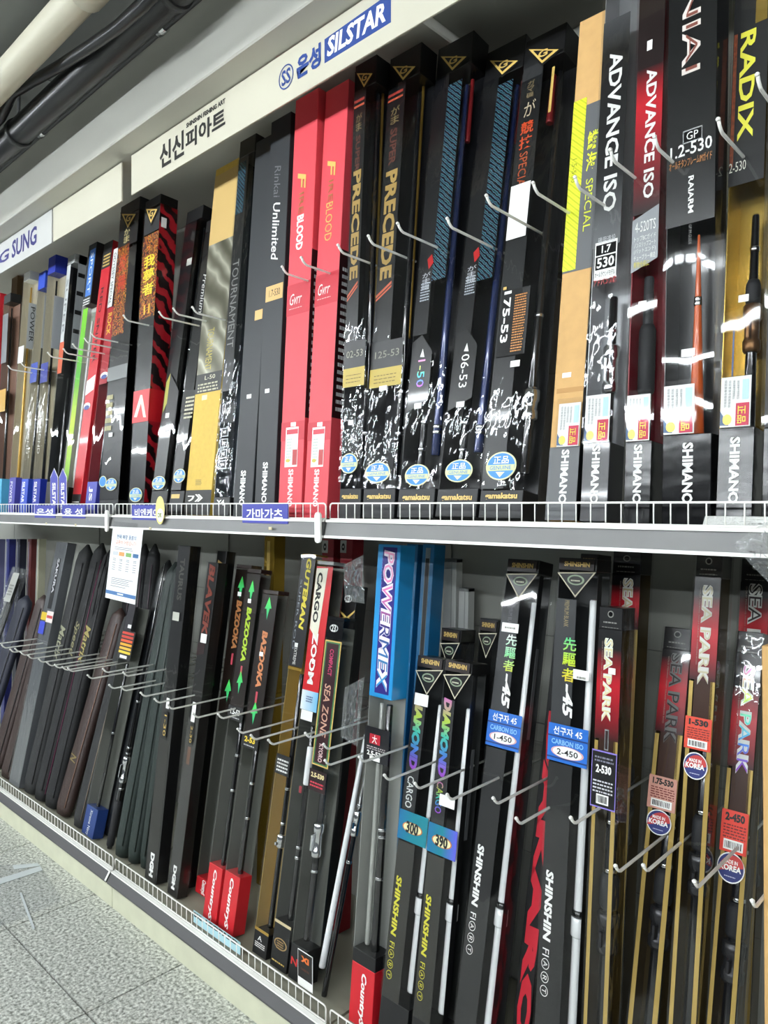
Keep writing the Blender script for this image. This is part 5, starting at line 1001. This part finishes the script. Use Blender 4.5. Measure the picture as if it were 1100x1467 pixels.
MB().quad_box(-.03, .03, 0, .001, -.045, .05).obj('card', WHITE, r); MB().quad_box(-.028, .028, -.0006, .0004, -.022, .048).obj('field', hexm('#171412', .4), r); flat_text('lettering', 'XI', hexm('#e07030'), r, (-.016, -.001, .022), (1, 0, 0), (0, 0, 1), .032, .016, bold=.04); flat_text('small_print', 'CARBON', hexm('#7a3a20'), r, (-.016, -.001, 0), (1, 0, 0), (0, 0, 1), .032, .006)
r = empty('price_card'); c = at(300, 1322, 1.262); r.location = (c.x, 1.262, .137); tag(r, 'pale blue price card with black capitals lying along the lower fence', 'price card')
MB().quad_box(-.09, .16, 0, .001, 0, .038).obj('card', hexm('#bfe6ee', .5), r); flat_text('lettering', 'LEOPARD', INK, r, (-.02, -.0006, .022), (1, 0, 0), (0, 0, 1), .17, .014, bold=.04); flat_text('lettering', 'BKL', INK, r, (-.085, -.0006, .020), (1, 0, 0), (0, 0, 1), .05, .014, bold=.04)
# crumpled film at the wine red box
def crumple(name, label, corners, m, n=14, amp=.012, seed=1):
    rnd = random.Random(seed); A, B_, C_, D_ = [Vector(c) for c in corners]; b = MB(); nrm = (B_ - A).cross(D_ - A).normalized()
    for side in (0, 1):
        k0 = len(b.v)
        for i in range(n + 1):
            for j in range(n + 1):
                s, t = i / n, j / n; p = A * (1 - s) * (1 - t) + B_ * s * (1 - t) + C_ * s * t + D_ * (1 - s) * t
                edge = min(s, 1 - s, t, 1 - t) * 4
                b.v.append(tuple(p + nrm * ((.004 if side else -.004) * min(1, edge) + rnd.uniform(-amp, amp) * min(1, edge + .15))))
        for i in range(n):
            for j in range(n):
                q = k0 + i * (n + 1) + j; b.f.append((q, q + 1, q + n + 2, q + n + 1))
    o = b.obj(name, m); tag(o, label, 'plastic bag'); return o
crumple('poly_bag', 'clear poly bag hanging over the rail at the right edge', [at(1049, 781, 1.16), at(1104, 838, 1.16), at(1160, 800, 1.16), at(1108, 738, 1.16)], POLY, amp=.006, seed=3)
crumple('poly_bag', 'crumpled clear wrap bunched beside the wine red box', [at(492, 810, 1.33), at(494, 860, 1.33), at(522, 865, 1.33), at(520, 795, 1.33)], POLY, amp=.010, seed=5)
crumple('poly_bag', 'crumpled clear wrap left of the 2.5-53 label', [at(494, 985, 1.315), at(488, 1055, 1.315), at(512, 1070, 1.315), at(522, 970, 1.315)], POLY, amp=.008, seed=8)
crumple('poly_bag', 'white bubble wrap lying behind the upper fence at the right', [(-.46, 1.262, 1.4165), (-.2, 1.262, 1.4165), (-.2, 1.274, 1.432), (-.46, 1.274, 1.432)], mat('bubble_wrap', '#dfe0dc', .35, bump=(200, .6)), n=16, amp=.0015, seed=9)
# tape film on the floor
def floor_pt(u, v, z=.0015):
    d = FPX * (EYE - z) / (v - HV); l = (u - 550) / FPX * d
    return Vector((l * ST - d * CT, l * CT + d * ST, z))
r = empty('tape_film', floor_pt(40, 1280)); tag(r, 'clear film with white tape strips stuck to the floor tiles', 'film'); O = r.location.copy()
def fpoly(pts, m, nm, z): 
    q = [floor_pt(u, v) - O for u, v in pts]
    if nm == 'film_sheet':
        me = bpy.data.meshes.new(nm); me.from_pydata([(p.x, p.y, z) for p in q], [], [tuple(range(len(q)))]); link(nm, me, m, r); return
    MB().loft([[(p.x, p.y, z) for p in q], [(p.x, p.y, z + .0005) for p in q]]).obj(nm, m, r)
fpoly([(-40, 1240), (56, 1238), (90, 1290), (-40, 1345)], film_mat('floor_film', [((12, 12, 12), .15, .01)], ior=1.4, rough=.2, veil=.12), 'film_sheet', 0)
TAPEM = film_mat('tape_strip', [((50, 50, 50), .5, .01)], ior=1.5, rough=.25, veil=.7)
fpoly([(-30, 1268), (58, 1241), (61, 1247), (-30, 1277)], TAPEM, 'tape_strip', .0008); fpoly([(18, 1240), (54, 1237), (58, 1241), (20, 1246)], TAPEM, 'tape_strip', .0014); fpoly([(28, 1280), (31, 1279), (50, 1330), (47, 1333)], TAPEM, 'tape_strip', .0014)

# ------------------------------------------------------------------ display hooks
hook_mesh = {}
ORD = ['first', 'second', 'third', 'fourth', 'fifth', 'sixth', 'seventh', 'eighth', 'ninth', 'tenth', 'eleventh', 'twelfth', 'thirteenth', 'fourteenth']
def hook(u, v, tier, lab, y=1.236):
    t = at(u, v, y); L = 1.722 - y; key = tier
    if key not in hook_mesh:
        b = MB(); up = .016
        b.tube([(0, 0, up), (0, .004, up * .55), (0, .011, .003), (0, .018, 0), (0, L, -.012 if tier == 'up' else .0)], [.0032, .0030, .0030, .0030, .0030], 8)
        b.tube([(0, -.001, up - .003), (0, -.0015, up + .0005), (0, -.002, up + .003)], [.003, .0042, .0018], 8)
        hook_mesh[key] = b.mesh('display_hook', smooth=True); hook_mesh[key].materials.append(WIREW)
    o = bpy.data.objects.new('display_hook', hook_mesh[key]); COL.objects.link(o); o.location = (t.x, y, t.z - .016)
    tag(o, lab, 'display hook', 'wire hooks of the %s tier' % ('upper' if tier == 'up' else 'lower'))
HOOKS_UP = ((12, 524), (31, 520), (69, 505), (91.5, 500), (105, 493), (122, 485), (131, 477), (177.6, 452), (228.6, 447), (249, 442), (276, 440), (404.5, 382), (432, 369), (484.5, 351), (528, 338), (570, 320), (641, 313), (697, 280), (764, 262), (824, 254), (874.5, 214.5), (938, 196), (1029, 171), (1085, 107))
HOOKS_LOW = ((-8, 918), (3, 924), (15, 930), (22, 929), (30, 934), (41, 939), (56, 944), (68, 949), (79, 952), (90, 955), (98, 957), (126, 967), (148, 958), (157, 981), (174, 984), (177, 963), (202, 992), (222, 1001), (241, 1010), (277, 1022), (313, 1023), (341, 1044), (360, 1053), (385, 1060), (438, 1050), (464, 1066), (466, 1089), (515, 1084), (551, 1110), (595, 1122), (641, 1138), (707, 1143), (740, 1172), (818, 1171), (882, 1240), (922, 1239), (995, 1262), (1078, 1290))
for i, (u, v) in enumerate(HOOKS_UP):
    n = len(HOOKS_UP); hook(u, v, 'up', 'white wire hook of the upper tier, %s from the %s edge' % ((ORD[i], 'left') if i < n / 2 else (ORD[n - 1 - i], 'right')))
for i, (u, v) in enumerate(HOOKS_LOW):
    n = len(HOOKS_LOW); hook(u, v, 'low', 'white wire hook of the lower tier, %s from the right edge' % ORD[n - 1 - i] if n - 1 - i < 14 else ('white wire hook in the dense row before the leaning soft cases' if i < 11 else 'white wire hook of the lower tier, %s right of the dense row' % ORD[i - 11]))
for tier, z in (('upper', 2.075), ('lower', .80)):
    o = MB().quad_box(XL + .5, .68, 1.716, 1.730, z - .012, z + .012).obj('hook_rail', PANELW, bevel=.002); tag(o, 'grey rail carrying the wire hooks at the back of the %s tier' % tier, 'hook rail')
